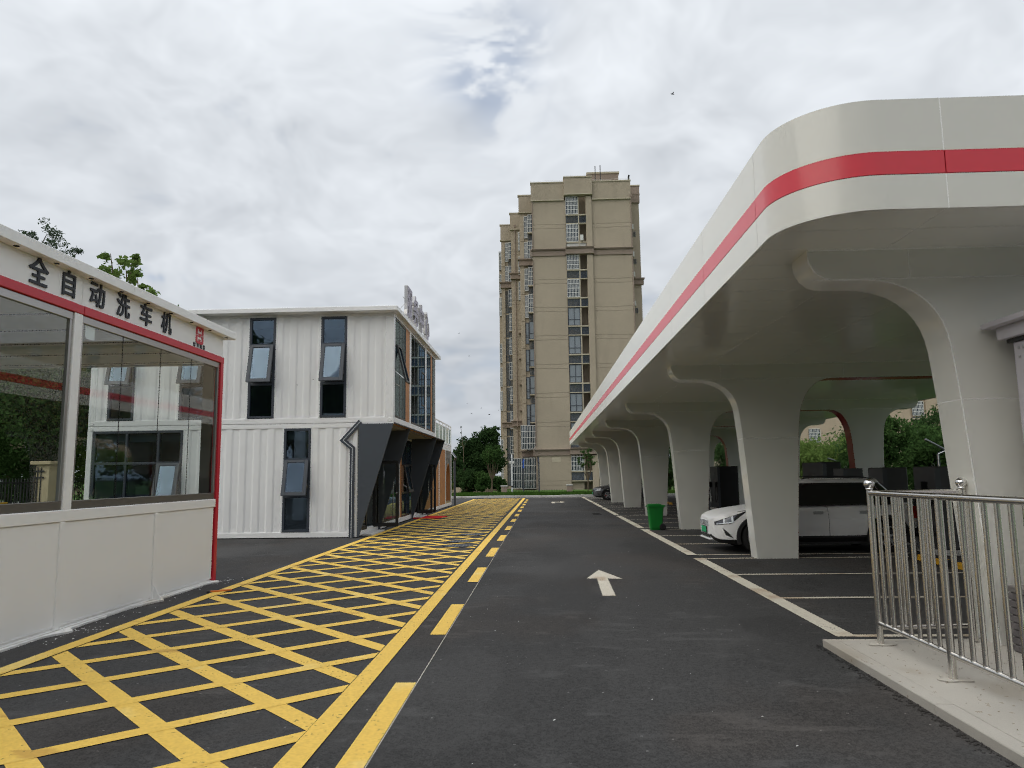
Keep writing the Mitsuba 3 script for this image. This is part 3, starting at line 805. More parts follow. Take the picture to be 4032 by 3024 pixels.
# trowelled white mortar along the foot of the wall
r3 = np.random.default_rng(12)
yy = np.arange(1.4, 11.9, 0.05)
wob = 0.035 + 0.035 * meshkit.fbm(np.column_stack([yy * 2.2, yy * 0, yy * 0]), 4, 3) + 0.012 * r3.random(len(yy))
wob[(yy > 8.9) & (yy < 9.6)] *= 0.45
for c_, s_, a_ in ((7.97, 0.12, 0.16), (9.95, 0.13, 0.10), (11.72, 0.10, 0.13)):
    wob += a_ * np.exp(-((yy - c_) / s_) ** 2) * (0.5 + 0.7 * meshkit.noise(np.column_stack([yy * 14, yy * 0, yy * 0]), 8))
pl = Polygon(np.vstack([np.column_stack([np.full(len(yy), WX - 0.05), yy]), np.column_stack([WX + wob, yy])[::-1]]))
part(cw, 'foot_mortar', M().prism(pl.buffer(0), 0.022, shift(np.eye(4), z=0.001)), 'foot_plaster', label='rough white mortar trowelled along the foot of the wall')

k = thing('utility_knife', 'small yellow and black utility knife lying on the booth window sill', 'knife')
part(k, 'handle', M().box(7.09, 7.21, -0.066, -0.048, 1.4305, 1.448, 0.005).xf(WS), 'warning_yellow')
part(k, 'blade_guard', M().box(7.212, 7.27, -0.064, -0.05, 1.431, 1.445, 0.003).xf(WS), 'black_metal')

k = thing('hammer', 'hammer with an orange handle and dark head lying on the asphalt beside the booth', 'hammer')
part(k, 'handle', M().tube([(-4.87, 10.70, 0.02), (-4.76, 10.76, 0.021), (-4.62, 10.86, 0.019)], [0.012, 0.013, 0.017], 10), 'tool_orange', True)
hd = M().box(-0.055, 0.055, -0.016, 0.016, 0.0, 0.034, 0.006)
part(k, 'head', hd.xf(shift(rot([0, 0, 1], 118), -4.895, 10.685, 0.004)), 'black_metal')

# ---------------------------------------------------------------- the container office
FY, LX, SX = 20.06, -12.85, -4.10          # facade, its left end, the upper storey's road side
GX = -5.10                                  # the ground floor's road side
F = front(FY)
co = thing('container_office', 'two-storey white container office with dark framed windows and jutting charcoal entrance fins', 'building')


def cpart(name, m, mt, frame=F, smooth=False, label=None, parent=None, kind=None):
    return part(parent or co, name, m.xf(frame), mt, smooth, label, kind)


def corrugated(u0, u1, z0, z1):
    """a trapezoid-corrugated steel sheet"""
    pitch, prof = 0.40, [(0.0, -0.012), (0.14, -0.012), (0.19, -0.036), (0.345, -0.036), (0.395, -0.012)]
    pts, u = [], u0
    while u < u1:
        pts += [(u + a, w) for a, w in prof if u + a < u1]
        u += pitch
    pts.append((u1, pts[-1][1]))
    p = np.array(pts)
    n = len(p)
    v = np.vstack([np.column_stack([p, np.full(n, z)]) for z in (z0, z1)])
    return M().add(v, np.array([[i, i + 1, n + i + 1, n + i] for i in range(n - 1)]))


def glazed(frame, u0, u1, z0, z1, trans, opened=None, angle=12.0, blind=False, mull=(), pane='tinted_pane', mt='slate_frame', w0=-0.03, proud=0.041):
    """a framed window: border, transoms, mullions, panes; one light may be a top-hung sash standing open"""
    t, d = 0.065, 0.07
    fm = M()
    fm.box(u0, u0 + t, w0 - d, w0 + proud + 0.004, z0, z1, 0.004).box(u1 - t, u1, w0 - d, w0 + proud + 0.004, z0, z1, 0.004)
    fm.box(u0 + t, u1 - t, w0 - d, w0 + proud + 0.002, z0, z0 + t, 0.004).box(u0 + t, u1 - t, w0 - d, w0 + proud + 0.002, z1 - t, z1, 0.004)
    for z in trans:
        fm.box(u0 + t, u1 - t, w0 - d, w0 + proud, z - 0.035, z + 0.035, 0.004)
    for u in mull:
        fm.box(u - 0.03, u + 0.03, w0 - d, w0 + proud - 0.001, z0 + t, z1 - t, 0.004)
    w = cpart('window', fm, mt, frame)
    zz = [z0 + t] + [c for z in sorted(trans) for c in (z - 0.035, z + 0.035)] + [z1 - t]
    uu = [u0 + t] + [c for u in sorted(mull) for c in (u - 0.03, u + 0.03)] + [u1 - t]
    for j in range(0, len(zz), 2):
        for i in range(0, len(uu), 2):
            a, b, c, e = uu[i], uu[i + 1], zz[j], zz[j + 1]
            quad = M().add([[a, w0, c], [b, w0, c], [b, w0, e], [a, w0, e]], [[0, 1, 2], [0, 2, 3]])
            if opened == (i // 2, j // 2):
                s = 0.075
                sm = M().box(a - 0.03, a + s, 0, 0.05, c - 0.03, e + 0.02, 0.005).box(b - s, b + 0.03, 0, 0.05, c - 0.03, e + 0.02, 0.005)
                sm.box(a + s, b - s, 0, 0.05, c - 0.03, c + s, 0.005).box(a + s, b - s, 0, 0.05, e + 0.02 - s, e + 0.02, 0.005)
                hinge = rot([1, 0, 0], angle, (0, 0.0, e + 0.02))
                move = shift(np.eye(4), 0, w0 + 0.05, 0) @ hinge
                cpart('sash', sm.xf(move), mt, frame, parent=w, label='top-hung sash standing open')
                gl = M().add([[a + s, 0.025, c + s], [b - s, 0.025, c + s], [b - s, 0.025, e + 0.02 - s], [a + s, 0.025, e + 0.02 - s]], [[0, 1, 2], [0, 2, 3]])
                cpart('sash_pane', gl.xf(move), pane, frame, parent=w)
                gk = M()
                for q in ((a, a + 0.014, c, e), (b - 0.014, b, c, e), (a, b, c, c + 0.014)):
                    gk.box(q[0], q[1], w0 + 0.02, w0 + 0.052, q[2], q[3])
                hp = lambda u, z_: (np.array([u, 0.01, z_, 1.0]) @ move.T)[:3]
                for u in (a + 0.02, b - 0.02):
                    gk.tube([(u, w0 + 0.03, c + 0.30), hp(u, c + 0.12)], 0.009, 6)
                cpart('stay', gk, 'chrome', frame, parent=w)
            else:
                cpart('pane', quad, pane, frame, parent=w)
    if blind:
        cpart('blind', M().box(u0 + t, u1 - t, w0 - 0.10, w0 - 0.08, z1 - t - 0.24, z1 - t), 'blind_white', frame, parent=w)
    return w


# storeys: posts, rails, corrugated infill
cpart('rail', M().box(LX, SX, -0.10, 0, 3.175, 3.325, 0.008), 'container_white')
cpart('rail', M().box(LX, GX + 0.02, -0.10, -0.004, 3.035, 3.165, 0.008), 'container_white')
cpart('rail', M().box(LX, SX, -0.10, -0.002, 6.225, 6.29, 0.004), 'container_white')
cpart('rail', M().box(LX, GX, -0.10, -0.002, 0.02, 0.165, 0.008), 'container_white')
cpart('post', M().box(SX - 0.19, SX, -0.19, 0.001, 3.326, 6.224, 0.008), 'container_white')
cpart('post', M().box(LX, LX + 0.15, -0.15, 0.001, 3.326, 6.224, 0.008), 'container_white')
cpart('post', M().box(GX - 0.08, GX, -0.12, 0.001, 0.166, 3.034, 0.008), 'container_white')
cpart('post', M().box(LX, LX + 0.15, -0.15, 0.001, 0.166, 3.034, 0.008), 'container_white')
for c_ in ((SX - 0.10, 3.25), (LX + 0.10, 3.25), (LX + 0.1, 3.1)):
    cc = M()
    cc.prism(LineString([(-0.02, 0), (0.02, 0)]).buffer(0.045, 8), 0.012, np.array([[1, 0, 0, c_[0]], [0, 0, 1, 0.0], [0, 1, 0, c_[1]], [0, 0, 0, 1.0]]))
    cpart('corner_cap', cc, 'container_white')
UW = [(-12.31, -11.55), (-10.24, -9.50), (-8.26, -7.505), (-6.19, -5.45)]
for a, b in UW:
    glazed(F, a, b, 3.33, 6.222, (4.30, 5.43), opened=(0, 1), blind=True)
ed = [LX + 0.15] + [e for w in UW for e in w] + [SX - 0.19]
for a, b in zip(ed[::2], ed[1::2]):
    jl = M().box(a, a + 0.05, -0.06, -0.003, 3.326, 6.224, 0.004).box(b - 0.05, b, -0.06, -0.003, 3.326, 6.224, 0.004)
    cpart('jamb_trim', jl, 'container_white')
    cpart('corrugated_panel', corrugated(a + 0.05, b - 0.05, 3.326, 6.224), 'container_white', smooth=20)
glazed(F, -7.185, -6.425, 0.17, 3.03, (1.14, 2.16), opened=(0, 1), blind=True)
glazed(F, -12.66, -10.08, 0.17, 3.03, (2.12,), opened=(2, 0), blind=True, mull=(-11.70, -10.78))
for a, b in ((-10.08, -7.185), (-6.425, GX - 0.08)):
    jl = M().box(a, a + 0.05, -0.06, -0.003, 0.166, 3.034, 0.004).box(b - 0.05, b, -0.06, -0.003, 0.166, 3.034, 0.004)
    cpart('jamb_trim', jl, 'container_white')
    cpart('corrugated_panel', corrugated(a + 0.05, b - 0.05, 0.166, 3.034), 'container_white', smooth=20)
# roof and the walls that close the body
part(co, 'roof', M().box(LX - 0.35, SX + 0.16, FY - 0.33, 28.62, 6.295, 6.43, 0.012), 'container_white')
part(co, 'back_wall', M().box(LX, LX + 0.1, FY + 0.16, 28.15, 0.02, 6.29).box(LX + 0.1, SX - 0.12, 28.05, 28.15, 3.33, 6.29).box(LX + 0.1, GX - 0.12, 41.2, 41.3, 0.02, 3.03).box(LX, LX + 0.1, 28.15, 41.3, 0.02, 3.03), 'container_white')
part(co, 'inner_floor', M().box(LX + 0.1, GX - 0.12, FY + 0.12, 41.1, 0.03, 0.14).box(LX + 0.1, SX - 0.12, FY + 0.11, 28.04, 3.10, 3.20), 'grey_carpet')
part(co, 'inner_wall', M().box(LX + 0.1, SX - 0.2, 23.4, 23.5, 3.21, 6.2).box(LX + 0.1, GX - 0.2, 23.4, 23.5, 0.15, 3.09).box(-9.0, -8.9, FY + 0.2, 23.4, 0.15, 3.09).box(-9.0, -8.9, FY + 0.2, 23.4, 3.21, 6.2), 'blind_white')

# upper storey, road side
S = side(SX)
cpart('rail', M().box(FY + 0.002, 28.15, -0.10, 0.002, 3.176, 3.324, 0.008), 'container_white', S)
cpart('rail', M().box(FY + 0.002, 28.15, -0.10, 0.001, 6.226, 6.289, 0.004), 'container_white', S)
for a, b in ((22.58, 22.80), (25.63, 25.92), (28.0, 28.15)):
    cpart('post', M().box(a, b, -0.12, 0.003, 3.325, 6.225, 0.008), 'container_white', S)
for a, b in ((21.90, 22.579), (26.97, 27.40)):
    cpart('wood_panel', M().box(a, b, -0.08, -0.015, 3.325, 6.225, 0.004), 'wood_panel_mat', S)
glazed(S, 20.252, 21.90, 3.326, 6.224, (), mull=(20.95, 21.45), w0=-0.012, proud=0.006, mt='black_frame')
glazed(S, 22.80, 25.63, 3.326, 6.224, (), mull=(23.5, 24.2, 24.9), w0=-0.012, proud=0.006, mt='black_frame')
glazed(S, 25.92, 26.97, 3.326, 6.224, (), mull=(26.42,), w0=-0.012, proud=0.006, mt='black_frame')
glazed(S, 27.40, 28.0, 3.326, 6.224, (4.05, 5.2), w0=-0.012, proud=0.006, mt='black_frame')
# open and closed sashes in the road-side glazing
sm = M()
a, b, c, e = 20.33, 20.92, 4.30, 5.42
for q in ((a, a + 0.06, c, e), (b - 0.06, b, c, e), (a, b, c, c + 0.06), (a, b, e - 0.06, e)):
    sm.box(q[0], q[1], 0, 0.05, q[2], q[3], 0.004)
mv = rot([1, 0, 0], 14, (0, 0, e))
cpart('sash', sm.xf(shift(mv, 0, 0.0, 0)), 'black_frame', S, label='top-hung sash standing open at the corner of the upper floor')
cpart('sash_pane', M().add([[a, 0.02, c], [b, 0.02, c], [b, 0.02, e], [a, 0.02, e]], [[0, 1, 2], [0, 2, 3]]).xf(mv), 'tinted_pane', S)
st = M().tube([(a + 0.03, -0.02, c + 0.35), tuple((np.array([a + 0.03, 0.0, c + 0.1, 1]) @ mv.T)[:3])], 0.012, 6).box(a, b, -0.01, 0.0, c - 0.02, c)
cpart('stay', st, 'chrome', S)
sm = M()
for (a, b, c, e) in ((24.93, 25.55, 4.1, 5.3),):
    for q in ((a, a + 0.05, c, e), (b - 0.05, b, c, e), (a, b, c, c + 0.05), (a, b, e - 0.05, e)):
        sm.box(q[0], q[1], -0.03, 0.004, q[2], q[3], 0.003)
cpart('sash', sm, 'black_frame', S)

# ground floor, road side
Gs = side(GX)
part(co, 'soffit', M().box(GX - 0.02, SX - 0.034, FY + 0.08, 28.14, 3.140, 3.168), 'wood_panel_mat', label='wood soffit under the overhanging upper floor')
cpart('rail', M().box(FY + 0.13, 41.32, -0.10, 0.004, 0.03, 0.19, 0.006), 'container_white', Gs)
cpart('rail', M().box(28.66, 41.32, -0.10, 0.003, 3.04, 3.33, 0.006), 'container_white', Gs)
cpart('rail', M().box(FY + 0.13, 28.65, -0.10, -0.002, 3.03, 3.135, 0.006), 'container_white', Gs)
for a, b in ((26.12, 26.18), (28.58, 28.72), (36.25, 36.42), (38.68, 38.80), (41.15, 41.32)):
    cpart('post', M().box(a, b, -0.10, 0.006, 0.191, 3.034, 0.006), 'container_white', Gs)
glazed(Gs, 22.72, 26.119, 0.192, 3.033, (), mull=(23.8, 25.0), w0=-0.012, proud=0.006, mt='black_frame')
for a, b in ((30.95, 36.249), (36.421, 38.679)):
    n_ = max(1, round((b - a) / 0.62))
    for i in range(n_):
        cpart('wood_panel', M().box(a + (b - a) * i / n_ + 0.004, a + (b - a) * (i + 1) / n_ - 0.004, -0.08, -0.012, 0.192, 3.033, 0.004), 'wood_panel_mat', Gs)
cpart('wood_panel', M().box(26.181, 26.55, -0.08, -0.012, 0.192, 3.033, 0.004), 'wood_panel_mat', Gs)
glazed(Gs, 26.551, 28.579, 0.192, 3.033, (1.05, 2.1), opened=(0, 1), angle=11, mull=(27.5,), w0=-0.012, proud=0.006, mt='black_frame')
# the arched doorway in its perforated screen
scr = sbox(38.80, 0.19, 41.15, 3.034)
arch = unary_union([sbox(39.12, 0.30, 40.72, 1.5), affinity.scale(LineString([(39.92, 1.5), (39.921, 1.5)]).buffer(0.8, 24), 1.0, 1.05)])
holes = []
for i in range(22):
    for j in range(28):
        pt = (38.9 + i * 0.104, 0.28 + j * 0.10)
        holes.append(LineString([pt, (pt[0] + 1e-5, pt[1])]).buffer(0.022, 2))
screen = scr.difference(arch).difference(unary_union(holes))
part(co, 'perforated_screen', M().prism(screen, 0.02, SIDE_UP(GX - 0.03)), 'steel_frame')
part(co, 'screen_backing', M().prism(scr.difference(arch), 0.01, SIDE_UP(GX - 0.10)), 'kerb_stone')
part(co, 'arch_lining', M().prism(arch.difference(arch.buffer(-0.05)).difference(sbox(39.2, 0.1, 40.6, 0.36)), 0.40, SIDE_UP(GX - 0.40)), 'wood_panel_mat', label='wood-lined arch of the far doorway')
part(co, 'arch_door', M().box(GX - 0.44, GX - 0.41, 39.1, 40.75, 0.15, 2.5), 'bronze_frame')

# entrance fins
FIN = Polygon([(GX + 0.03, 0.03), (GX + 0.03, 3.138), (SX + 0.01, 3.138), (GX + 0.075, 0.03)])
for i, fy in enumerate((FY - 0.055, 22.60, 28.40, 30.80)):
    part(co, 'entrance_fin', M().prism(FIN, 0.05, shift(XZ, y=fy)), 'charcoal_panel', label=['charcoal fin at the near corner, wide at the top', 'charcoal fin closing the near entrance', 'charcoal fin at the near side of the far entrance', 'charcoal fin at the far side of the far entrance'][i])
part(co, 'portal_roof', M().box(GX + 0.01, SX + 0.02, 28.16, 30.87, 3.139, 3.17), 'charcoal_panel')
part(co, 'rail', M().box(GX + 0.021, SX - 0.001, FY + 0.001, FY + 0.079, 3.139, 3.1745), 'container_white')
part(co, 'black_trim', M().box(SX - 0.03, SX + 0.012, FY + 0.08, 28.14, 3.145, 3.174), 'black_frame')


def door_leaf(parent, hx, y, w, z0, z1, name='door_leaf', yaw=90.0):
    """a black framed glass door hinged at x = hx, standing out from the wall"""
    A = shift(rot([0, 0, 1], yaw - 90), hx, y, 0)
    m = M()
    m.box(0, 0.085, -0.025, 0.025, z0, z1, 0.004).box(w - 0.085, w, -0.025, 0.025, z0, z1, 0.004)
    m.box(0.085, w - 0.085, -0.024, 0.024, z0, z0 + 0.12, 0.004).box(0.085, w - 0.085, -0.024, 0.024, z1 - 0.09, z1, 0.004)
    d = part(parent, name, m.xf(A), 'black_frame')
    part(d, 'pane', M().add([[0.085, 0, z0 + 0.12], [w - 0.085, 0, z0 + 0.12], [w - 0.085, 0, z1 - 0.09], [0.085, 0, z1 - 0.09]], [[0, 1, 2], [0, 2, 3]]).xf(A), 'pane')
    part(d, 'handle', M().tube([(w - 0.14, -0.06, z0 + 0.5), (w - 0.14, -0.06, z0 + 1.35)], 0.011, 8).ball((w - 0.045, -0.03, z0 + 1.0), 0.018, 1).xf(A), 'chrome', True)
    return d


def doorway(y0, y1, leaves):
    m = M()
    for a in (y0, y1 - 0.06):
        m.box(a, a + 0.06, -0.09, -0.008, 0.195, 3.03, 0.004)
    m.box(y0 + 0.06, y1 - 0.06, -0.089, -0.009, 2.95, 3.029, 0.004).box(y0 + 0.06, y1 - 0.06, -0.089, -0.009, 2.16, 2.24, 0.004)
    d = cpart('doorway', m, 'black_frame', Gs)
    cpart('pane', M().add([[y0 + 0.06, -0.05, 2.24], [y1 - 0.06, -0.05, 2.24], [y1 - 0.06, -0.05, 2.95], [y0 + 0.06, -0.05, 2.95]], [[0, 1, 2], [0, 2, 3]]), 'pane', Gs, parent=d)
    for (hx, y, w, yaw) in leaves:
        door_leaf(co, hx, y, w, 0.16, 2.145, yaw=yaw)


doorway(20.22, 22.58, [(GX - 0.03, 22.10, 0.78, 92), (GX - 0.03, 20.32, 0.85, 178)])
doorway(28.73, 30.78, [(GX + 0.01, 29.75, 0.64, 90), (GX + 0.01, 30.66, 0.66, 86)])
part(co, 'door_closer', M().box(-5.04, -4.78, 22.05, 22.09, 2.16, 2.20, 0.006), 'lamp_post_grey')
st = M().box(GX + 0.01, GX + 0.30, 20.6, 22.3, 0.003, 0.06, 0.01).box(GX + 0.01, GX + 0.30, 29.0, 30.6, 0.003, 0.06, 0.01)
part(co, 'door_step', st, 'kerb_stone')

# bent strip light at the near corner
path = [(-5.02, 3.20), (-5.50, 2.68), (-5.235, 2.46), (-5.235, 0.01)]
for name, w_, t0, t1, mt in (('light_channel', 0.066, 0.004, 0.055, 'slate_frame'), ('light_strip', 0.007, 0.0555, 0.060, 'lamp_post_white')):
    band = LineString(path).buffer(w_, cap_style=2, join_style=2)
    part(co, name, M().prism(band, t1 - t0, np.array([[1, 0, 0, 0], [0, 0, -1, FY - t0], [0, 1, 0, 0], [0, 0, 0, 1.0]])), mt)

# roof terrace
part(co, 'terrace', M().box(LX, GX + 0.004, 28.2, 41.32, 3.335, 3.375), 'kerb_stone')
bl = M()
ys_ = [28.75, 30.05, 31.35, 32.65, 33.95, 35.25, 36.55, 37.85, 39.15, 40.3, 41.27]
for y in ys_:
    bl.box(GX - 0.06, GX, y - 0.03, y + 0.03, 3.376, 4.42, 0.005)
bl.box(GX - 0.065, GX + 0.005, ys_[0], ys_[-1] + 0.03, 4.421, 4.47, 0.005).box(GX - 0.05, GX - 0.01, ys_[0], ys_[-1], 4.26, 4.295).box(GX - 0.05, GX - 0.01, ys_[0], ys_[-1], 3.42, 3.455)
bl.box(GX - 5, GX - 0.066, 41.24, 41.30, 4.421, 4.47).box(GX - 5, GX - 0.066, 41.25, 41.29, 4.26, 4.295)
for i in range(4):
    bl.box(GX - 1.25 * (i + 1) - 0.03, GX - 1.25 * (i + 1) + 0.03, 41.24, 41.30, 3.376, 4.42)
br = part(co, 'balustrade', bl, 'container_white')
for a, b in zip(ys_[:-1], ys_[1:]):
    part(br, 'pane', M().add([[GX - 0.03, a + 0.06, 3.46], [GX - 0.03, b - 0.06, 3.46], [GX - 0.03, b - 0.06, 4.25], [GX - 0.03, a + 0.06, 4.25]], [[0, 1, 2], [0, 2, 3]]), 'green_pane')
for i in range(4):
    x = GX - 1.25 * i
    part(br, 'pane', M().add([[x - 0.09, 41.27, 3.46], [x - 1.2, 41.27, 3.46], [x - 1.2, 41.27, 4.25], [x - 0.09, 41.27, 4.25]], [[0, 1, 2], [0, 2, 3]]), 'green_pane')

# letters on the roof
sg = thing('roof_sign', 'row of big metal characters on thin white posts along the office roof edge', 'sign')
for i, ch in enumerate('服务中心'):
    y0 = [22.05, 23.22, 24.40, 25.62][i]
    sh = affinity.translate(glyph_shape(ch, [0.92, 0.95, 0.92, 0.98][i], 0.98), y0, 6.66)
    kk = part(sg, 'letter', M().prism(sh.buffer(0.012), 0.10, SIDE_UP(SX - 0.10)), 'steel_frame', label='metal roof character ' + ch)
    part(kk, 'face', M().prism(sh.buffer(0.004), 0.006, SIDE_UP(SX + 0.001)), 'letter_face')
fm = M()
for i in range(8):
    y = 22.5 + 0.6 * i - (i % 2) * 0.02
    fm.tube([(SX - 0.13, y, 6.43), (SX - 0.13, y, 7.3)], 0.013, 6)
    if i % 2 == 0:
        fm.tube([(SX - 0.13, y, 7.2), (SX - 0.75, y - 0.05, 6.43)], 0.013, 6)
for z in (6.78, 7.25):
    fm.tube([(SX - 0.13, 22.0, z), (SX - 0.13, 26.7, z)], 0.013, 6)
part(sg, 'support_frame', fm, 'lamp_post_white')

k = thing('door_mat', 'bright red mat lying before the far entrance of the container office', 'mat')
put(k, M().prism(Polygon([(-5.0, 28.75), (-4.1, 28.68), (-3.95, 30.02), (-4.85, 30.5)]).buffer(0.08), 0.014, shift(np.eye(4), z=0.013)), 'mat_red')
labels[k]['label'] = 'bright red mat lying before the far entrance of the container office'
# ---------------------------------------------------------------- the apartment tower at the end of the drive
tw = thing('apartment_tower', 'tall drab brown apartment tower with barred windows rising at the end of the drive', 'building')
TY = 75.0
TF = front(TY)


def tpart(name, m, mt, frame=TF, parent=None, label=None, kind=None):
    return part(parent or tw, name, m.xf(frame), mt, False, label, kind)


def tower_window(frame, u0, u1, z0, z1, style, bld=None, sub=True, w0=0.0):
    bld = bld or tw
    t = 0.06
    f = M()
    f.box(u0, u0 + t, w0, w0 + 0.08, z0, z1).box(u1 - t, u1, w0, w0 + 0.08, z0, z1).box(u0 + t, u1 - t, w0, w0 + 0.079, z0, z0 + t).box(u0 + t, u1 - t, w0, w0 + 0.079, z1 - t, z1)
    wide = u1 - u0 > 0.8
    mid = (u0 + u1) / 2
    if wide:
        f.box(mid - 0.03, mid + 0.03, w0, w0 + 0.078, z0 + t, z1 - t)
    zt = z0 + (z1 - z0) * 0.33
    f.box(u0 + t, u1 - t, w0, w0 + 0.077, zt - 0.03, zt + 0.03)
    w = part(bld, 'window', f.xf(frame), 'slate_frame' if style == 'plain' else 'louver_blue')
    part(w, 'pane', M().add([[u0 + t, w0 + 0.03, z0 + t], [u1 - t, w0 + 0.03, z0 + t], [u1 - t, w0 + 0.03, z1 - t], [u0 + t, w0 + 0.03, z1 - t]], [[0, 1, 2], [0, 2, 3]]).xf(frame), 'curtain_glass' if style == 'plain' else 'flat_glass')
    if style != 'plain':
        # curtains drawn behind the glass show as upright folds
        c = M()
        n = max(2, int((u1 - u0) / 0.17))
        for i in range(n):
            if (i * 7 + int(z0 * 3)) % 4 != 3:
                x = u0 + t + (u1 - u0 - 2 * t) * (i + 0.5) / n
                c.box(x - 0.035, x + 0.035, w0 + 0.032, w0 + 0.04, z0 + t + (0.0 if i % 2 else 0.2), z1 - t)
        part(w, 'curtain', c.xf(frame), 'curtain_glass')
        g = M()
        o = w0 + (0.42 if style == 'deep' else 0.16)
        n = max(3, int(round((u1 - u0) / 0.165)))
        for i in range(n + 1):
            x = u0 + (u1 - u0) * i / n
            g.box(x - 0.017, x + 0.017, o, o + 0.025, z0 - 0.02, z1 + 0.02)
        for j in range(5):
            z = z0 + (z1 - z0) * j / 4
            g.box(u0 - 0.01, u1 + 0.01, o + 0.001, o + 0.027, z - 0.026, z + 0.026)
            if style == 'deep':
                g.box(u0 - 0.01, u0 + 0.015, w0, o, z - 0.015, z + 0.015).box(u1 - 0.015, u1 + 0.01, w0, o, z - 0.015, z + 0.015)
        part(w, 'cage', g.xf(frame), 'cage_white')
    return w


def louver(frame, u0, u1, z0, z1, bld=None, n=None):
    m = M()
    n = n or max(3, int((z1 - z0) / 0.11))
    m.box(u0, u0 + 0.04, 0, 0.06, z0, z1).box(u1 - 0.04, u1, 0, 0.06, z0, z1)
    for i in range(n):
        z = z0 + (z1 - z0) * (i + 0.2) / n
        h = (z1 - z0) / n * 0.55
        m.add([[u0 + 0.04, 0.05, z], [u1 - 0.04, 0.05, z], [u1 - 0.04, 0.0, z + h], [u0 + 0.04, 0.0, z + h]], [[0, 1, 2], [0, 2, 3]])
    return part(bld or tw, 'louver', m.xf(frame), 'louver_blue')


# core, then the render coats with real grooves between them
tpart('core', M().box(-0.45, 3.12, -14, -0.40, 0.0, 33.0).box(3.12, 5.30, -14, -1.6, 0.0, 33.0).box(5.30, 9.98, -14, -0.40, 0.0, 33.0), 'tower_wall')
zg = [0.0, 0.61, 1.05, 3.63]
upper = [4.26]
z = 6.68
while z < 25:
    upper += [z, z + 0.45]
    z += 3.03
coats = []
zs_ = [0.0, 0.63, 0.66, 1.06, 1.09, 3.6]
GR = []
for i in range(0, 11):
    b = 28.29 - 3.03 * i
    GR += [b, b - 0.44]
GR = sorted([g for g in GR if 0.3 < g < 30.8 and not (24.6 < g < 25.7) and not (3.4 < g < 4.5)])


def coat(u0, u1, w0, w1, z0, z1, mt='tower_wall', frame=TF):
    zz = [z0] + [g for g in GR if z0 + 0.1 < g < z1 - 0.1] + [z1]
    m = M()
    for a, b in zip(zz[:-1], zz[1:]):
        m.box(u0, u1, w0, w1, a + 0.012, b - 0.012)
    tpart('wall', m, mt, frame)


for u0, u1 in ((-0.5, 3.12), (5.92, 10.05)):
    coat(u0, u1, -0.40, 0.0, 0.02, 3.62)
    coat(u0, u1, -0.40, 0.0, 4.27, 24.80)
    coat(u0, u1, -0.40, 0.0, 25.52, 31.0)
tpart('pilaster', M().box(5.30, 5.91, -0.4, 0.22, 0.02, 3.62).box(5.30, 5.91, -0.4, 0.22, 4.27, 24.8).box(5.30, 5.91, -0.4, 0.22, 25.52, 31.3), 'tower_wall')
tpart('recess', M().box(3.121, 4.45, -0.5, -0.30, 0.02, 31.3).box(4.45, 5.299, -1.5, -1.3, 0.02, 31.3), 'tower_wall')
# bands and parapet
for (za_, zb_) in ((24.80, 25.52), (3.62, 4.27)):
    for u0, u1, o in ((-0.62, 3.02, 0.0), (6.02, 10.15, 0.0), (3.021, 6.019, 0.32)):
        dz = 0.10 if o else 0
        tpart('band', M().box(u0, u1, -0.3, 0.12 + o, za_ + dz, zb_ - 0.14 + dz), 'tower_band')
        tpart('cornice', M().box(u0 - 0.06 * (u0 < 0), u1 + 0.06 * (u1 > 10), -0.3, 0.26 + o, zb_ - 0.139 + dz, zb_ - 0.05 + dz).box(u0 - 0.10 * (u0 < 0), u1 + 0.10 * (u1 > 10), -0.3, 0.34 + o, zb_ - 0.049 + dz, zb_ + dz), 'tower_band')
for u0, u1, o, z0, z1 in ((-0.58, 2.98, 0.0, 31.0, 33.0), (6.0, 10.12, 0.0, 31.0, 33.0), (2.981, 5.999, 0.34, 31.5, 33.42)):
    tpart('parapet', M().box(u0, u1, -0.4, 0.14 + o, z0, z1 - 0.12), 'tower_wall')
    tpart('coping', M().box(u0 - 0.05, u1 + 0.05 * (u1 > 10), -0.45, 0.22 + o, z1 - 0.119, z1), 'tower_ledge')
    tpart('parapet_foot', M().box(u0 - 0.03, u1, -0.4, 0.19 + o, z0 - 0.10, z0 - 0.001), 'tower_ledge')
# the window bay
for k_ in range(10):
    zt = 31.27 - 3.035 * k_
    if k_ == 8:
        zt -= 0.02
    style = 'caged' if k_ in (0, 1, 2, 3, 9) else 'plain'
    tower_window(TF, 3.16, 4.42, zt - 1.90, zt, style, w0=-0.05)
    tpart('ledge', M().box(3.14, 5.28, -0.3, 0.10, zt - 2.06, zt - 1.92).box(3.14, 5.28, -0.3, 0.10, zt - 3.02 + 0.03, zt - 2.90), 'tower_ledge')
    tpart('mullion_wall', M().box(4.44, 4.56, -0.3, 0.06, zt - 2.89, zt - 0.02), 'tower_ledge')
    tpart('slot_floor', M().box(4.57, 5.27, -1.3, -0.30, zt - 2.0, zt - 1.92), 'tower_wall')
    if k_ != 1:
        louver(TF, 3.18, 4.42, zt - 2.88, zt - 2.08)
        louver(TF, 4.60, 5.26, zt - 2.88, zt - 2.08)
    else:
        tpart('patched_wall', M().box(3.18, 5.26, -0.2, 0.0, zt - 2.80, zt - 2.08), 'kerb_stone')
        tpart('air_conditioner', M().box(4.62, 4.95, 0.0, 0.30, zt - 1.86, zt - 1.25, 0.02), 'ac_white')
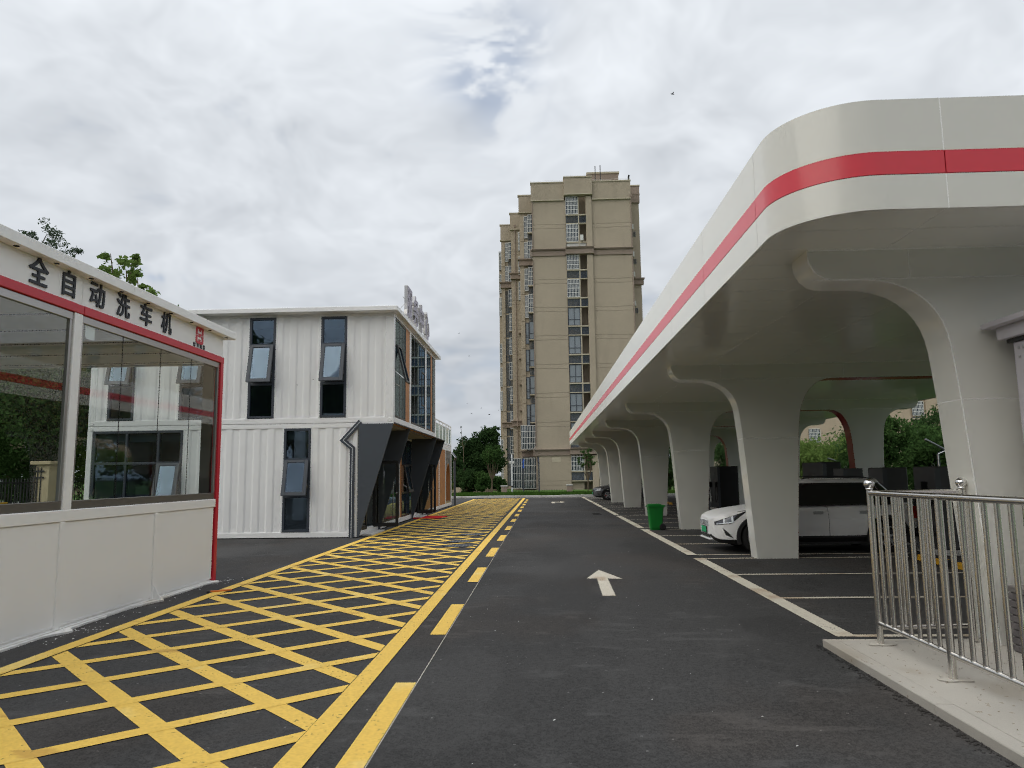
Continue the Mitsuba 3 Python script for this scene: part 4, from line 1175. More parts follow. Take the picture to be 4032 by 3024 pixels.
# stepped blocks to the left, each farther back
STEPS = [(-1.93, -0.46, 78.5, 14), (-3.12, -1.94, 84.0, 12), (-4.50, -3.13, 88.0, 12)]
for bi, (u0, u1, Y, dep) in enumerate(STEPS):
    fr_ = front(Y)
    tpart('wing_core', M().box(u0 + 0.02, u1 + 3.0, -dep, -0.05, 0.0, 33.0), 'tower_wall', fr_)
    coat(u0, u1, -0.05, 0.0, 0.02, 3.62, frame=fr_)
    coat(u0, u1, -0.05, 0.0, 4.27, 24.80, frame=fr_)
    coat(u0, u1, -0.05, 0.0, 25.52, 31.0, frame=fr_)
    tpart('parapet', M().box(u0 - 0.08, u1, -0.3, 0.16, 31.0, 32.9), 'tower_wall', fr_)
    tpart('coping', M().box(u0 - 0.18, u1, -0.35, 0.24, 32.9, 33.02), 'tower_ledge', fr_)
    tpart('parapet_foot', M().box(u0 - 0.14, u1, -0.3, 0.22, 30.9, 30.999), 'tower_ledge', fr_)
    for (za_, zb_) in ((24.80, 25.52), (3.62, 4.27)):
        if bi == 1 and za_ < 10:
            za_, zb_ = 7.3, 7.95
        if bi == 2 and za_ < 10:
            za_, zb_ = 7.4, 8.05
        tpart('band', M().box(u0 - 0.10, u1 + 0.3, -0.2, 0.35, za_, zb_ - 0.1).box(u0 - 0.25, u1 + 0.3, -0.2, 0.55, zb_ - 0.099, zb_), 'tower_band', fr_)
F2, F3, F4 = (front(s[2]) for s in STEPS)
for k_ in range(10):
    zt = 30.6 - 3.035 * k_
    st = 'caged' if k_ in (0, 1, 2, 3) else 'plain'
    tower_window(F2, -1.02, -0.48, zt - 2.0, zt, st, w0=0.18)
    tpart('bay_sill', M().box(-1.06, -0.46, 0.0, 0.42, zt - 2.14, zt - 2.02), 'tower_ledge', F2)
    louver(front(78.5 - 0.18), -1.0, -0.50, zt - 2.95, zt - 2.16)
    if k_ in (0, 1, 2, 3):
        tower_window(F2, -1.42, -1.05, zt - 2.6, zt - 0.1, 'caged')
    else:
        tower_window(F2, -1.42, -1.05, zt - 2.5, zt - 0.1, 'plain')
        rl = M()
        for i in range(4):
            rl.box(-1.40 + 0.1 * i, -1.385 + 0.1 * i, 0.02, 0.04, zt - 2.5, zt - 1.5)
        rl.box(-1.42, -1.05, 0.018, 0.045, zt - 1.52, zt - 1.47)
        tpart('balcony_rail', rl, 'slate_frame', F2)
    tpart('pilaster', M().box(-1.86, -1.46, 0.0, 0.14, zt - 2.98, zt + 0.0), 'tower_wall', F2)
    # second wing: blank wall, a caged balcony, a drain pipe
    if k_ in (0, 1, 2):
        tower_window(F3, -2.24, -1.96, zt - 2.3, zt - 0.1, 'deep')
    elif k_ > 3:
        tpart('canopy_slab', M().box(-2.36, -1.96, 0.0, 0.55, zt - 0.28, zt - 0.18), 'tower_band', F3)
    # third wing
    tower_window(F4, -3.60, -3.05, zt - 2.1, zt, 'caged', w0=0.14)
    louver(F4, -3.62, -3.08, zt - 3.0, zt - 2.2)
    if k_ in (0, 1):
        tower_window(F4, -4.0, -3.64, zt - 2.4, zt, 'caged')
    else:
        louver(F4, -4.02, -3.64, zt - 2.9, zt - 0.05)
    tpart('pilaster', M().box(-4.40, -4.06, 0.0, 0.16, zt - 2.98, zt + 0.0), 'tower_wall', F4)
    if k_ not in (3, 7):
        tower_window(front(91), -4.95, -4.66, zt - 2.6, zt - 0.2, 'deep')
tpart('wing_core', M().box(-4.96, -3.0, -6, -0.05, 0, 29.0), 'tower_wall', front(91))
dp = M().tube([(-2.62, 0.12, 31.3), (-2.62, 0.12, 8.2), (-2.62, 0.62, 7.9), (-2.62, 0.62, 7.2), (-2.62, 0.12, 6.9), (-2.62, 0.12, 0.2)], 0.055, 8)
dp.box(-2.75, -2.49, 0.02, 0.22, 31.2, 31.5)
tpart('drain_pipe', dp, 'tower_band', F3)
dp = M().tube([(-0.45, 0.10, 30.9), (-0.45, 0.10, 25.7), (-0.68, 0.45, 25.3), (-0.68, 0.45, 24.6), (-0.45, 0.1, 24.3), (-0.45, 0.10, 4.6), (-0.68, 0.45, 4.3), (-0.68, 0.45, 3.6), (-0.45, 0.1, 3.3), (-0.45, 0.10, 0.2)], 0.05, 8)
tpart('drain_pipe', dp, 'tower_band')
dp = M().tube([(10.12, 0.05, 31.2), (10.12, 0.05, 0.2)], 0.06, 8).box(10.0, 10.25, 0.0, 0.2, 31.1, 31.4)
tpart('drain_pipe', dp, 'tower_band')
# low caged balconies
for (z0, z1) in ((4.40, 6.9), (0.25, 3.45)):
    tower_window(front(77.6), -2.05, -0.5, z0, z1, 'deep')
tower_window(front(77.9), -3.0, -2.1, 0.3, 3.4, 'deep')
tpart('notice_board', M().box(1.15, 2.05, 0.0, 0.02, 2.95, 3.45), 'tower_ledge')
# right wing
RW = front(77.5)
tpart('wing_core', M().box(9.9, 11.30, -10, -0.05, 0, 32.3), 'tower_wall', RW)
coat(9.9, 11.33, -0.05, 0.0, 0.02, 22.1, frame=RW)
coat(9.9, 11.33, -0.05, 0.0, 22.8, 31.4, frame=RW)
tpart('parapet', M().box(9.9, 11.42, -0.3, 0.15, 31.4, 33.3).box(9.9, 11.46, -0.3, 0.2, 32.3, 32.4), 'tower_band', RW)
tpart('coping', M().box(9.9, 11.48, -0.3, 0.22, 33.3, 33.42), 'tower_ledge', RW)
tpart('band', M().box(9.9, 11.55, -0.2, 0.25, 22.1, 22.7).box(9.9, 11.65, -0.2, 0.4, 22.7, 22.82), 'tower_band', RW)
for i, z in enumerate((28.3, 25.2, 22.95, 19.7)):
    tpart('air_conditioner', M().box(10.25, 10.62, 0.0, 0.38, z, z + 0.55, 0.02), 'ac_white', RW)
    louver(RW, 10.25, 10.85, z - 0.75, z - 0.15)
# roof
tpart('stair_head', M().box(6.0, 9.6, -12, -6.0, 33.0, 36.4), 'tower_band')
tpart('stair_head_coping', M().box(5.9, 9.7, -12.1, -5.9, 36.4, 36.6), 'tower_ledge')
tpart('antenna_pole', M().tube([(6.8, -4.5, 32.6), (6.8, -4.5, 36.7)], 0.05, 6), 'black_metal')
tpart('antenna_pole', M().tube([(7.38, -4.5, 32.6), (7.38, -4.5, 36.8)], 0.05, 6), 'black_metal')
tpart('vent_pipe', M().tube([(10.02, -0.3, 33.0), (10.02, -0.3, 33.5), (10.08, -0.2, 33.7)], 0.09, 8), 'black_metal')
wr = M()
for (a, b, w_, z) in ((-0.6, 2.95, 0.15, 33.0), (3.0, 5.95, 0.45, 33.42), (6.0, 10.1, 0.15, 33.0)):
    wr.tube([(a, w_, z + 0.14), (b, w_, z + 0.14)], 0.010, 4)
    for i in range(5):
        x = a + (b - a) * i / 4
        wr.tube([(x, w_, z), (x, w_, z + 0.14)], 0.008, 4)
tpart('lightning_wire', wr, 'cage_white', kind='stuff')

# a second block of flats beyond the carport
b2 = thing('apartment_block', 'beige block of flats beyond the trees, glimpsed under the carport roof', 'building')
BF = front(85)
part(b2, 'wall', M().box(24.5, 42.7, -12, 0.0, 0, 18).box(44.5, 62, -12, 0.0, 0, 18).box(42.7, 44.5, -12, -0.25, 0, 18).xf(BF), 'block_wall')
for fl in range(6):
    zt = 7.35 - 2.32 - 0.4 + 3.0 * (fl - 1) + 1.9
    for u in (43.0, 31.0, 37.0, 50.0, 56.0):
        tower_window(BF, u, u + 1.25, zt - 1.6, zt, 'caged', b2, w0=-0.2 if u == 43.0 else 0.0)
        if u == 43.0:
            louver(front(85.15), u, u + 1.25, zt - 2.5, zt - 1.75, b2)
for z in (4.6, 7.6, 10.6, 13.6):
    part(b2, 'ledge', M().box(42.7, 44.6, -0.2, 0.18, z - 0.15, z).xf(BF), 'tower_ledge')
part(b2, 'roof', M().box(24.2, 62.3, -12.3, 0.3, 18.0, 18.5).xf(BF), 'tower_band')
b3 = thing('apartment_block', 'second beige block of flats, farther left behind the second row of carport columns', 'building')
BF3 = front(95)
part(b3, 'wall', M().box(24, 40, -12, 0.0, 0, 15).xf(BF3), 'tower_wall')
for fl in range(5):
    for u in (24.6, 26.6, 28.6, 30.6, 32.6, 34.6, 36.6, 38.4):
        tower_window(BF3, u, u + 1.3, 3.0 * fl + 1.0, 3.0 * fl + 2.7, 'caged', b3)
part(b3, 'roof', M().box(23.7, 40.3, -12.3, 0.3, 15.0, 15.5).xf(BF3), 'tower_band')

# ---------------------------------------------------------------- trees and shrubs


def leaves(clumps, n, size, seed, up=0.35, aspect=0.55, spread=0.36):
    """n folded leaves gathered in twigs around the surfaces of the clumps [(x, y, z, rx, ry, rz)]"""
    r = np.random.default_rng(seed)
    c = np.asarray(clumps, float)
    wt = (c[:, 3] * c[:, 4] + c[:, 4] * c[:, 5] + c[:, 3] * c[:, 5])
    wt /= wt.sum()
    nt = max(4, n // 26)
    which = r.choice(len(c), nt, p=wt)
    d = r.normal(size=(nt, 3))
    d /= np.linalg.norm(d, axis=1, keepdims=True)
    rad = 0.45 + 0.58 * r.random(nt) ** 0.55
    tw_ = c[which, :3] + d * c[which, 3:] * rad[:, None]
    k = r.integers(0, nt, n)
    rr = c[which[k], 3:].mean(1, keepdims=True)
    p = tw_[k] + r.normal(size=(n, 3)) * rr * spread * np.array([0.55, 0.55, 0.45])
    a = r.normal(size=(n, 3))
    a[:, 2] -= 0.25
    a /= np.linalg.norm(a, axis=1, keepdims=True)
    nn = 0.7 * d[k] + r.normal(size=(n, 3)) * 0.6 + [0, 0, up]
    b = np.cross(nn, a)
    b /= np.linalg.norm(b, axis=1, keepdims=True) + 1e-9
    nn = np.cross(a, b)
    s = size * r.uniform(0.6, 1.35, n)[:, None]
    fold = nn * s * 0.16
    v = np.stack([p - a * s * 0.5, p + b * s * aspect * 0.5 + fold, p + a * s * 0.5, p - b * s * aspect * 0.5 + fold], 1).reshape(-1, 3)
    i = np.arange(n)[:, None] * 4
    f = np.concatenate([i + [0, 1, 2], i + [0, 2, 3]], 0)
    return v, f


def crown_of(x, y, z, r, h, k, seed):
    """an irregular crown: a heap of lesser clumps inside an ellipsoid"""
    q = np.random.default_rng(seed)
    out = []
    for i in range(k):
        d = q.normal(size=3)
        d /= np.linalg.norm(d)
        t = q.uniform(0.25, 0.85)
        s = q.uniform(0.28, 0.48)
        out.append((x + d[0] * r * t, y + d[1] * r * t, z + d[2] * h * t, r * s, r * s, h * s))
    return out


def trunk_mesh(x, y, z0, z1, r, tips, seed):
    q = np.random.default_rng(seed)
    m = M()
    base = np.array([x, y, z0])
    fork = np.array([x + q.normal(0, 0.05), y + q.normal(0, 0.05), z1])
    mid = (base + fork) / 2 + np.append(q.normal(0, r * 0.4, 2), 0)
    m.tube([base, mid, fork], [r, r * 0.85, r * 0.7], 8)
    for t in tips:
        t = np.array(t[:3])
        b = fork * 0.45 + t * 0.55 + np.append(q.normal(0, 0.08, 2), 0.12 * abs(t[2] - z1))
        st_ = base + (fork - base) * q.uniform(0.8, 1.0)
        m.tube([st_, b, t], [r * 0.5, r * 0.3, r * 0.08], 6)
    return m


def tree(name, label, x, y, z0, zf, r, clumps, n, size, lm, seed, cat='tree', group=None, **kw):
    k = thing(name, label, cat, group)
    part(k, 'trunk', trunk_mesh(x, y, z0, zf, r, clumps[:14], seed), 'bark', True)
    part(k, 'crown', M().add(*leaves(clumps, n, size, seed + 1, **kw)), lm)
    return k


# behind the booth
tree('feathery_tree', 'feathery grey-green treetop showing above the booth roof at the far left', -17.6, 22.5, 0, 6.0, 0.13,
     [(-16.6, 22.5, 9.0, .55, .6, .7), (-16.2, 22.5, 9.75, .36, .4, .55), (-16.75, 22.3, 9.55, .33, .3, .25), (-15.8, 22.5, 9.2, .38, .4, .35), (-15.45, 22.6, 8.9, .34, .3, .3), (-15.1, 22.5, 9.12, .2, .2, .22), (-17.2, 22.5, 8.2, .9, .8, .8), (-16.1, 22.6, 8.0, 1.0, .8, .7), (-17.6, 22.6, 7.2, 1.0, .9, .8)],
     5200, 0.11, 'leaf_grey', 11, aspect=0.35)
tree('broadleaf_tree', 'fresh green broad-leaved treetop in two tufts above the booth roof', -13.45, 22.6, 0, 5.6, 0.12,
     [(-14.15, 22.5, 8.6, .36, .4, .55), (-14.0, 22.5, 9.05, .22, .25, .2), (-13.45, 22.5, 8.5, .36, .4, .48), (-13.25, 22.5, 8.95, .18, .2, .2), (-13.05, 22.5, 8.2, .32, .3, .28), (-12.75, 22.6, 7.75, .30, .3, .2), (-13.7, 22.6, 7.9, .5, .4, .3), (-14.8, 22.6, 8.6, .2, .2, .2), (-14.4, 22.7, 7.3, .9, .8, .7), (-13.4, 22.7, 7.2, .8, .8, .6), (-14.5, 22.7, 6.0, 1.1, .9, .9)],
     3000, 0.17, 'leaf_light', 21, aspect=0.75, spread=0.42)
q = np.random.default_rng(77)
for i, (x, y, h, r) in enumerate([(-17.6, 24.8, 7.8, 2.6), (-15.2, 26.8, 7.6, 2.5), (-20.2, 27.0, 8.6, 2.9), (-18.4, 31.0, 8.6, 2.9), (-14.8, 32.0, 7.4, 2.4), (-22.6, 31.0, 9.0, 3.2)]):
    cl = crown_of(x, y, h * 0.52, r, h * 0.46, 26, 100 + i)
    tree('evergreen_tree', ['dark bushy evergreen seen through the booth glass behind the pale gate pillar', 'dark evergreen behind the left end of the container office, seen through glass', 'dark evergreen at the far left, second behind the booth window', 'dark evergreen deep behind the booth window', 'tall evergreen behind the container office end wall', 'big evergreen farthest left behind the booth'][i],
         x, y, 0, h * 0.35, 0.14, cl, 21000, 0.17, 'leaf_mid', 200 + i, group='evergreens behind the booth')
# beyond the verge, left of the tower
cl = crown_of(-6.6, 73, 3.3, 2.3, 2.6, 30, 300) + [(-5.3, 72.6, 5.9, .8, .8, .6), (-4.9, 72.6, 5.6, .8, .8, .7), (-6.0, 72.6, 5.4, .9, .8, .7), (-7.0, 72.4, 4.4, .9, .8, .7), (-4.6, 73, 6.2, .45, .6, .35)]
tree('dense_tree', 'big dense dark tree between the container office and the tower', -6.0, 73, 0.1, 2.0, 0.22, cl, 26000, 0.26, 'leaf_dark', 301)
cl = crown_of(-3.6, 79, 3.6, 2.0, 2.6, 22, 310)
tree('dense_tree', 'dark tree standing close against the left edge of the tower', -5.1, 78, 0.1, 2.0, 0.18, crown_of(-5.1, 78, 3.5, 1.0, 2.8, 18, 310), 11000, 0.25, 'leaf_dark', 311)
tree('dense_tree', 'dark tree behind the terrace end of the container office', -9.0, 71, 0.1, 2.0, 0.2, crown_of(-9.0, 71, 2.6, 1.9, 1.9, 24, 320), 15000, 0.25, 'leaf_dark', 321)
tree('dense_tree', 'dark spreading tree hidden mostly by the container office, far left of the verge', -14, 70, 0.1, 2.0, 0.2, crown_of(-14, 70, 3.2, 3.2, 2.6, 26, 330), 15000, 0.28, 'leaf_dark', 331)
for i, (x, y, z, r, h, lm, lb) in enumerate([(-6.6, 65, 1.15, 1.0, 1.1, 'leaf_dark', 'dark green rounded shrub on the verge, left of the staked young tree'), (-5.2, 64.5, 1.0, 0.95, 0.95, 'leaf_mid', 'mid green shrub on the verge behind the staked young tree'), (-3.9, 65.5, 0.9, 0.7, 0.85, 'leaf_mid', 'small green shrub beside the left brick pier'), (-8.2, 62.5, 0.72, 0.7, 0.6, 'leaf_light', 'bright green low shrub on the verge next to the container office'), (-7.7, 67, 1.3, 0.9, 1.2, 'leaf_dark', 'tall dark shrub below the spindly stalk')]):
    tree('shrub', lb, x, y, 0.1, 0.5, 0.05, crown_of(x, y, z, r, h, 16, 400 + i), 6500, 0.15, lm, 420 + i, 'shrub', 'shrubs on the verge')
cl = [(-7.75, 70, 6.3, .12, .1, .2), (-7.85, 70, 5.85, .22, .15, .08), (-7.5, 70, 5.4, .30, .2, .12), (-7.9, 70, 4.95, .26, .2, .12), (-7.1, 70, 5.2, .20, .2, .10), (-7.85, 70, 4.5, .25, .2, .12), (-7.35, 70, 4.7, .3, .2, .1), (-7.6, 70, 4.2, .3, .2, .1)]
k = thing('spindly_stalk', 'tall thin bare stalk with sparse tufts sticking up above the dark trees', 'plant')
part(k, 'stem', M().tube([(-7.4, 70, 0.1), (-7.45, 70, 4.2), (-7.62, 70, 5.6), (-7.72, 70, 6.5)], [0.05, 0.035, 0.025, 0.01], 6).tube([(-7.45, 70, 4.3), (-7.1, 70, 5.2)], [0.02, 0.01], 5).tube([(-7.5, 70, 4.6), (-7.85, 70, 4.95)], [0.02, 0.01], 5), 'bark', True)
part(k, 'tufts', M().add(*leaves(cl, 240, 0.16, 431)), 'leaf_grey')


def stemmed(label, x, y, h, seed, n, lm, spread_):
    k = thing('young_tree', label, 'tree', 'young trees on the verge')
    q = np.random.default_rng(seed)
    m = M()
    tips = []
    m.tube([(x, y, 0.1), (x + 0.02, y, h * 0.30)], [0.055, 0.05], 7)
    for i in range(9):
        a = 2 * math.pi * i / 9 + q.uniform(-.3, .3)
        rr = spread_ * q.uniform(0.35, 1.0)
        tip = np.array([x + rr * math.cos(a), y + rr * math.sin(a), h * q.uniform(0.72, 0.98)])
        mid = np.array([x + rr * 0.55 * math.cos(a), y + rr * 0.55 * math.sin(a), h * 0.5])
        m.tube([(x + 0.02, y, h * 0.29), mid, tip], [0.035, 0.025, 0.008], 5)
        tips.append((*tip, 0.32, 0.32, 0.36))
        tips.append((*(mid * 0.4 + tip * 0.6), 0.22, 0.22, 0.2))
    part(k, 'trunk', m, 'bark', True)
    part(k, 'crown', M().add(*leaves(tips, n, 0.13, seed + 1)), lm)


stemmed('young many-stemmed tree with a thin crown held by a low timber stake frame', -4.19, 62, 4.1, 500, 4200, 'leaf_mid', 0.85)
stemmed('slender young tree standing before the tower near the carport end', 3.95, 62, 3.7, 510, 1100, 'leaf_mid', 0.75)
k = thing('tree_stake', 'low brown timber stake frame round the young many-stemmed tree', 'tree stake')
part(k, 'rail', M().box(-4.75, -3.75, 61.7, 61.76, 0.42, 0.49), 'bark')
part(k, 'leg', M().box(-4.68, -4.61, 61.69, 61.77, 0.1, 0.42), 'bark')
part(k, 'leg', M().box(-3.88, -3.81, 61.69, 61.77, 0.1, 0.42), 'bark')
# beyond the carport
for i, (x, y, z, r, h, lm, lb) in enumerate([
        (16.5, 44, 2.15, 2.3, 1.95, 'leaf_light', 'pale green feathery bushy tree seen between the far carport columns'),
        (15.2, 34, 2.2, 1.7, 2.0, 'leaf_mid', 'leafy green tree beyond the carport to the right of the middle column'),
        (18.5, 36, 2.0, 1.8, 1.7, 'leaf_mid', 'bushy green tree beyond the carport behind the black chargers'),
        (15.6, 28.5, 1.9, 1.7, 1.9, 'leaf_mid', 'green tree behind the zigzag lamp post beyond the carport'),
        (17.5, 25, 2.2, 1.8, 2.0, 'leaf_dark', 'dark green tree nearest on the far side of the carport'),
        (16.0, 52, 2.2, 2.2, 2.0, 'leaf_light', 'pale tree far down the back side of the carport'),
        (15.5, 60, 2.4, 2.2, 2.2, 'leaf_dark', 'dark tree behind the last carport columns'),
        (20.5, 47, 2.6, 2.4, 2.4, 'leaf_mid', 'tall green tree in the second row beyond the carport'),
        (21.5, 39, 2.8, 2.4, 2.5, 'leaf_dark', 'dark tree in the second row beyond the carport'),
        (20.5, 30, 2.6, 2.4, 2.5, 'leaf_dark', 'dark tree in the second row at the right beyond the carport'),
        (11.0, 63, 2.2, 2.0, 2.0, 'leaf_dark', 'dark tree at the end of the carport by the tower')]):
    tree('roadside_tree', lb, x, y, 0.0, z * 0.6, 0.08, crown_of(x, y, z, r, h, 22, 600 + i), 9000, 0.19, lm, 640 + i, group='trees beyond the carport')
# behind the camera: windows and panels mirror them; packed, enlarged to shade the carport
for i, (x, y, sc_) in enumerate([(-30, -15, 1.0), (-24, -19, 1.15), (-18, -22, 1.0), (-12.5, -23, 1.2), (-7, -22, 1.05), (-1.5, -24, 1.2), (4, -23, 1.05), (9.5, -24, 1.15), (15, -22, 1.0), (21, -23, 1.1), (27, -19, 1.0)]):
    k = thing('evergreen_tree', 'evergreen behind the camera, mirrored in the office windows and enlarged to shade the carport, number %s from the left' % 'one two three four five six seven eight nine ten eleven'.split()[i], 'tree', 'trees behind the camera')
    if i == 0:
        crown0 = mikit.ply(M().add(*leaves(crown_of(0, 0, 5.2, 3.4, 4.6, 34, 700), 16000, 0.38, 701)).get(), 'leaf_dark')
        trunk0 = mikit.ply(trunk_mesh(0, 0, 0, 3.0, 0.2, [], 702).get(), 'bark')
    scene[k + '__trunk'] = {**trunk0, 'to_world': T().translate([x, y, 0]).rotate([0, 0, 1], 57 * i).scale(1.15 * sc_)}
    scene[k + '__crown'] = {**crown0, 'to_world': T().translate([x, y, 0]).rotate([0, 0, 1], 57 * i).scale(1.15 * sc_)}
# ---------------------------------------------------------------- fence, piers and lamps by the verge
def pier(label, x, y, w, h, mt, cap, grp=None):
    k = thing('brick_pier', label, 'pier', grp)
    part(k, 'shaft', M().box(x - w / 2, x + w / 2, y - w / 2, y + w / 2, 0.0, h, 0.01), mt)
    part(k, 'cap', M().box(x - w / 2 - 0.05, x + w / 2 + 0.05, y - w / 2 - 0.05, y + w / 2 + 0.05, h + 0.001, h + 0.09, 0.015), cap)
    return k


pier('brown fence pier with a pale cap at the foot of the left tower edge', -3.05, 60, 0.46, 0.74, 'tower_band', 'kerb_stone')
pier('brown fence pier with a pale cap near the carport end', 2.32, 60, 0.46, 0.76, 'tower_band', 'kerb_stone')
pier('pale fence pier beyond the terrace end of the container office', -9.0, 61, 0.46, 0.75, 'block_wall', 'kerb_stone')
fe = thing('low_fence', 'low dark iron fence with short uprights across the foot of the tower', 'fence')
m = M()
x = -2.7
while x < 2.05:
    m.box(x - 0.012, x + 0.012, 60.0, 60.02, 0.1, 0.46)
    x += 0.135
part(fe, 'upright', m, 'black_metal', kind='stuff')
part(fe, 'rail', M().box(-2.8, 2.08, 59.99, 60.03, 0.17, 0.20), 'black_metal')
wl = thing('garden_wall', 'low pale garden wall behind the shrubs left of the tower', 'wall')
part(wl, 'masonry', M().box(-16, -4.4, 66.4, 66.6, 0, 0.62), 'block_wall')

lp = thing('camera_pole', 'white round pole with a domed camera and a small box bracket on the verge', 'lamp post')
part(lp, 'pole', M().lathe(-2.39, 60, [[0.075, 0.1], [0.075, 0.75], [0.055, 0.78], [0.05, 3.05], [0.0, 3.06]], 12), 'lamp_post_white', True)
part(lp, 'collar', M().lathe(-2.39, 60, [[0.079, 0.66], [0.083, 0.78], [0.06, 0.80]], 12), 'black_metal')
part(lp, 'dome', M().lathe(-2.39, 60, [[0.05, 3.06], [0.075, 3.08], [0.075, 3.18], [0.05, 3.22], [0.055, 3.30], [0.02, 3.38], [0, 3.39]], 12), 'lamp_post_white', True)
part(lp, 'camera', M().box(-2.58, -2.46, 59.9, 60.05, 2.60, 2.82, 0.02).box(-2.32, -2.20, 59.9, 60.05, 2.60, 2.80, 0.02).box(-2.58, -2.2, 59.98, 60.02, 2.72, 2.76), 'ac_white')
lp = thing('panel_lamp', 'dark grey square lamp post with a long slanted lamp head on the verge', 'street lamp')
part(lp, 'pole', M().box(-0.23, -0.11, 59.95, 60.05, 0.1, 2.48, 0.008), 'lamp_post_grey')
part(lp, 'arm', M().box(-0.21, -0.13, 59.96, 60.04, 2.481, 2.62), 'solar_blue')
part(lp, 'lamp_head', M().box(-0.07, 0.07, -0.05, 0.03, 0, 0.58, 0.008).xf(shift(rot([0, 1, 0], -5), -0.18, 60, 2.6)), 'black_metal')
part(lp, 'lamp_cover', M().box(-0.045, 0.045, -0.056, -0.051, 0.08, 0.5).xf(shift(rot([0, 1, 0], -5), -0.18, 60, 2.6)), 'lamp_glass')
lp = thing('banner_post', 'grey post with a crumpled blue banner, standing left of the panel lamp', 'post')
part(lp, 'pole', M().box(-1.52, -1.42, 59.95, 60.05, 0.1, 3.1, 0.008), 'lamp_post_grey')
bx = []
for i in range(9):
    z = 2.95 - i * 0.09
    bx.append([(-1.5 + 0.02 * math.sin(i * 1.7), 59.93 + 0.015 * math.cos(i), z), (-1.36 - 0.01 * i % 0.05 + 0.03 * math.sin(i * 2.1), 59.90, z - 0.02)])
v = np.array(bx).reshape(-1, 3)
part(lp, 'banner', M().add(v, np.array([[2 * i, 2 * i + 1, 2 * i + 3, 2 * i + 2] for i in range(8)])), 'banner_blue')


def zigzag(label, x, y, h0, h1, h2, h3, a, grp='zigzag lamp posts'):
    """a dark square post that bends back and forth near the top, with a light strip down its edge; a: which way it leans"""
    k = thing('zigzag_lamp', label, 'street lamp', grp)
    ux, uy = math.cos(a), math.sin(a)
    pt = lambda s, z: (x + ux * s, y + uy * s, z)
    path = [pt(0, 0), pt(0, h0), pt(-0.02, h1), pt(0.42, h2), pt(-0.42, h3)]
    part(k, 'post', M().tube([pt(0, 0.0), pt(0, h1)], 0.055, 4), 'lamp_post_grey')
    part(k, 'arm', M().tube([pt(0, h1), pt(0.36, h2)], 0.05, 4).tube([pt(0.36, h2), pt(-0.5, h3)], 0.05, 4), 'lamp_post_grey')
    o = np.array([-0.05 * abs(uy) - 0.02, -0.056, 0])
    part(k, 'light_strip', M().tube([np.array(pt(0, 0.2)) + o, np.array(pt(0, h1)) + o], 0.014, 5).tube([np.array(pt(0, h1)) + o, np.array(pt(0.36, h2)) + o], 0.014, 5).tube([np.array(pt(0.36, h2)) + o, np.array(pt(-0.5, h3)) + o], 0.014, 5), 'chrome')


zigzag('zigzag-topped lamp post beyond the carport, nearest of them at the right', 14.0, 26.2, 1.8, 2.2, 2.33, 2.72, 0.3)
zigzag('zigzag-topped lamp post beyond the carport, middle one behind the far chargers', 14.0, 35.0, 1.6, 1.85, 2.0, 2.25, 0.3)
zigzag('zigzag-topped lamp post beyond the carport, farthest of them', 14.0, 52.5, 1.9, 2.3, 2.5, 2.9, 0.3)
zigzag('dark lamp post at the far end corner of the container office', -4.93, 41.6, 2.0, 2.5, 2.7, 3.0, -1.2)

# iron fence with a pale gate pillar behind the booth
k = thing('gate_pillar', 'pale beige pillar with black iron bars and a flat cap, seen through the booth glass', 'pillar')
part(k, 'shaft', M().box(-16.22, -15.78, 22.8, 23.24, 0, 2.18, 0.01), 'pier_beige')
part(k, 'cap', M().box(-16.36, -15.68, 22.68, 23.36, 2.181, 2.30, 0.02), 'pier_beige')
bars = M()
for dx in (0.06, 0.17):
    bars.box(-16.22 + dx, -16.195 + dx, 22.77, 22.795, 0.2, 2.1)
for z in (1.75, 1.95):
    bars.box(-16.26, -15.92, 22.75, 22.77, z, z + 0.05)
part(k, 'iron_bars', bars, 'black_metal')
fe = thing('iron_fence', 'black iron picket fence behind the booth under the evergreens', 'fence')
m = M()
y = 12.0
while y < 44:
    if not 22.6 < y < 23.4:
        m.box(-16.01, -15.985, y - 0.01, y + 0.01, 0.05, 1.75)
    y += 0.13
x = -24.0
while x < -16.3:
    m.box(x - 0.01, x + 0.01, 23.0, 23.02, 0.05, 1.75)
    x += 0.13
part(fe, 'picket', m, 'black_metal', kind='stuff')
part(fe, 'rail', M().box(-16.02, -15.98, 12, 22.6, 0.3, 0.34).box(-16.02, -15.98, 12, 22.6, 1.6, 1.64).box(-16.02, -15.98, 23.4, 44, 0.3, 0.34).box(-16.02, -15.98, 23.4, 44, 1.6, 1.64).box(-24, -16.3, 22.99, 23.03, 0.3, 0.34).box(-24, -16.3, 22.99, 23.03, 1.6, 1.64), 'black_metal')
blv, blf = blades(9000, -20, -13.2, 13, 40, 0.0, 0.28, 41, 0.03)
put('undergrowth', (blv, blf), 'grass_blade', kind='stuff', label='rough grass under the evergreens behind the booth')
labels['undergrowth']['category'] = 'grass'
setting('planting_bed', 'earth bed under the trees behind the booth')
put('planting_bed', M().sheet(sbox(-60, 13, -13.0, 45), 0.012), 'soil_grass')
setting('planting_bed_001', 'earth bed beyond the carport')
put('planting_bed_001', M().box(12.9, 60, -40, 54.5, -0.1, 0.1), 'soil_grass')


# ---------------------------------------------------------------- cars
from scipy.interpolate import PchipInterpolator

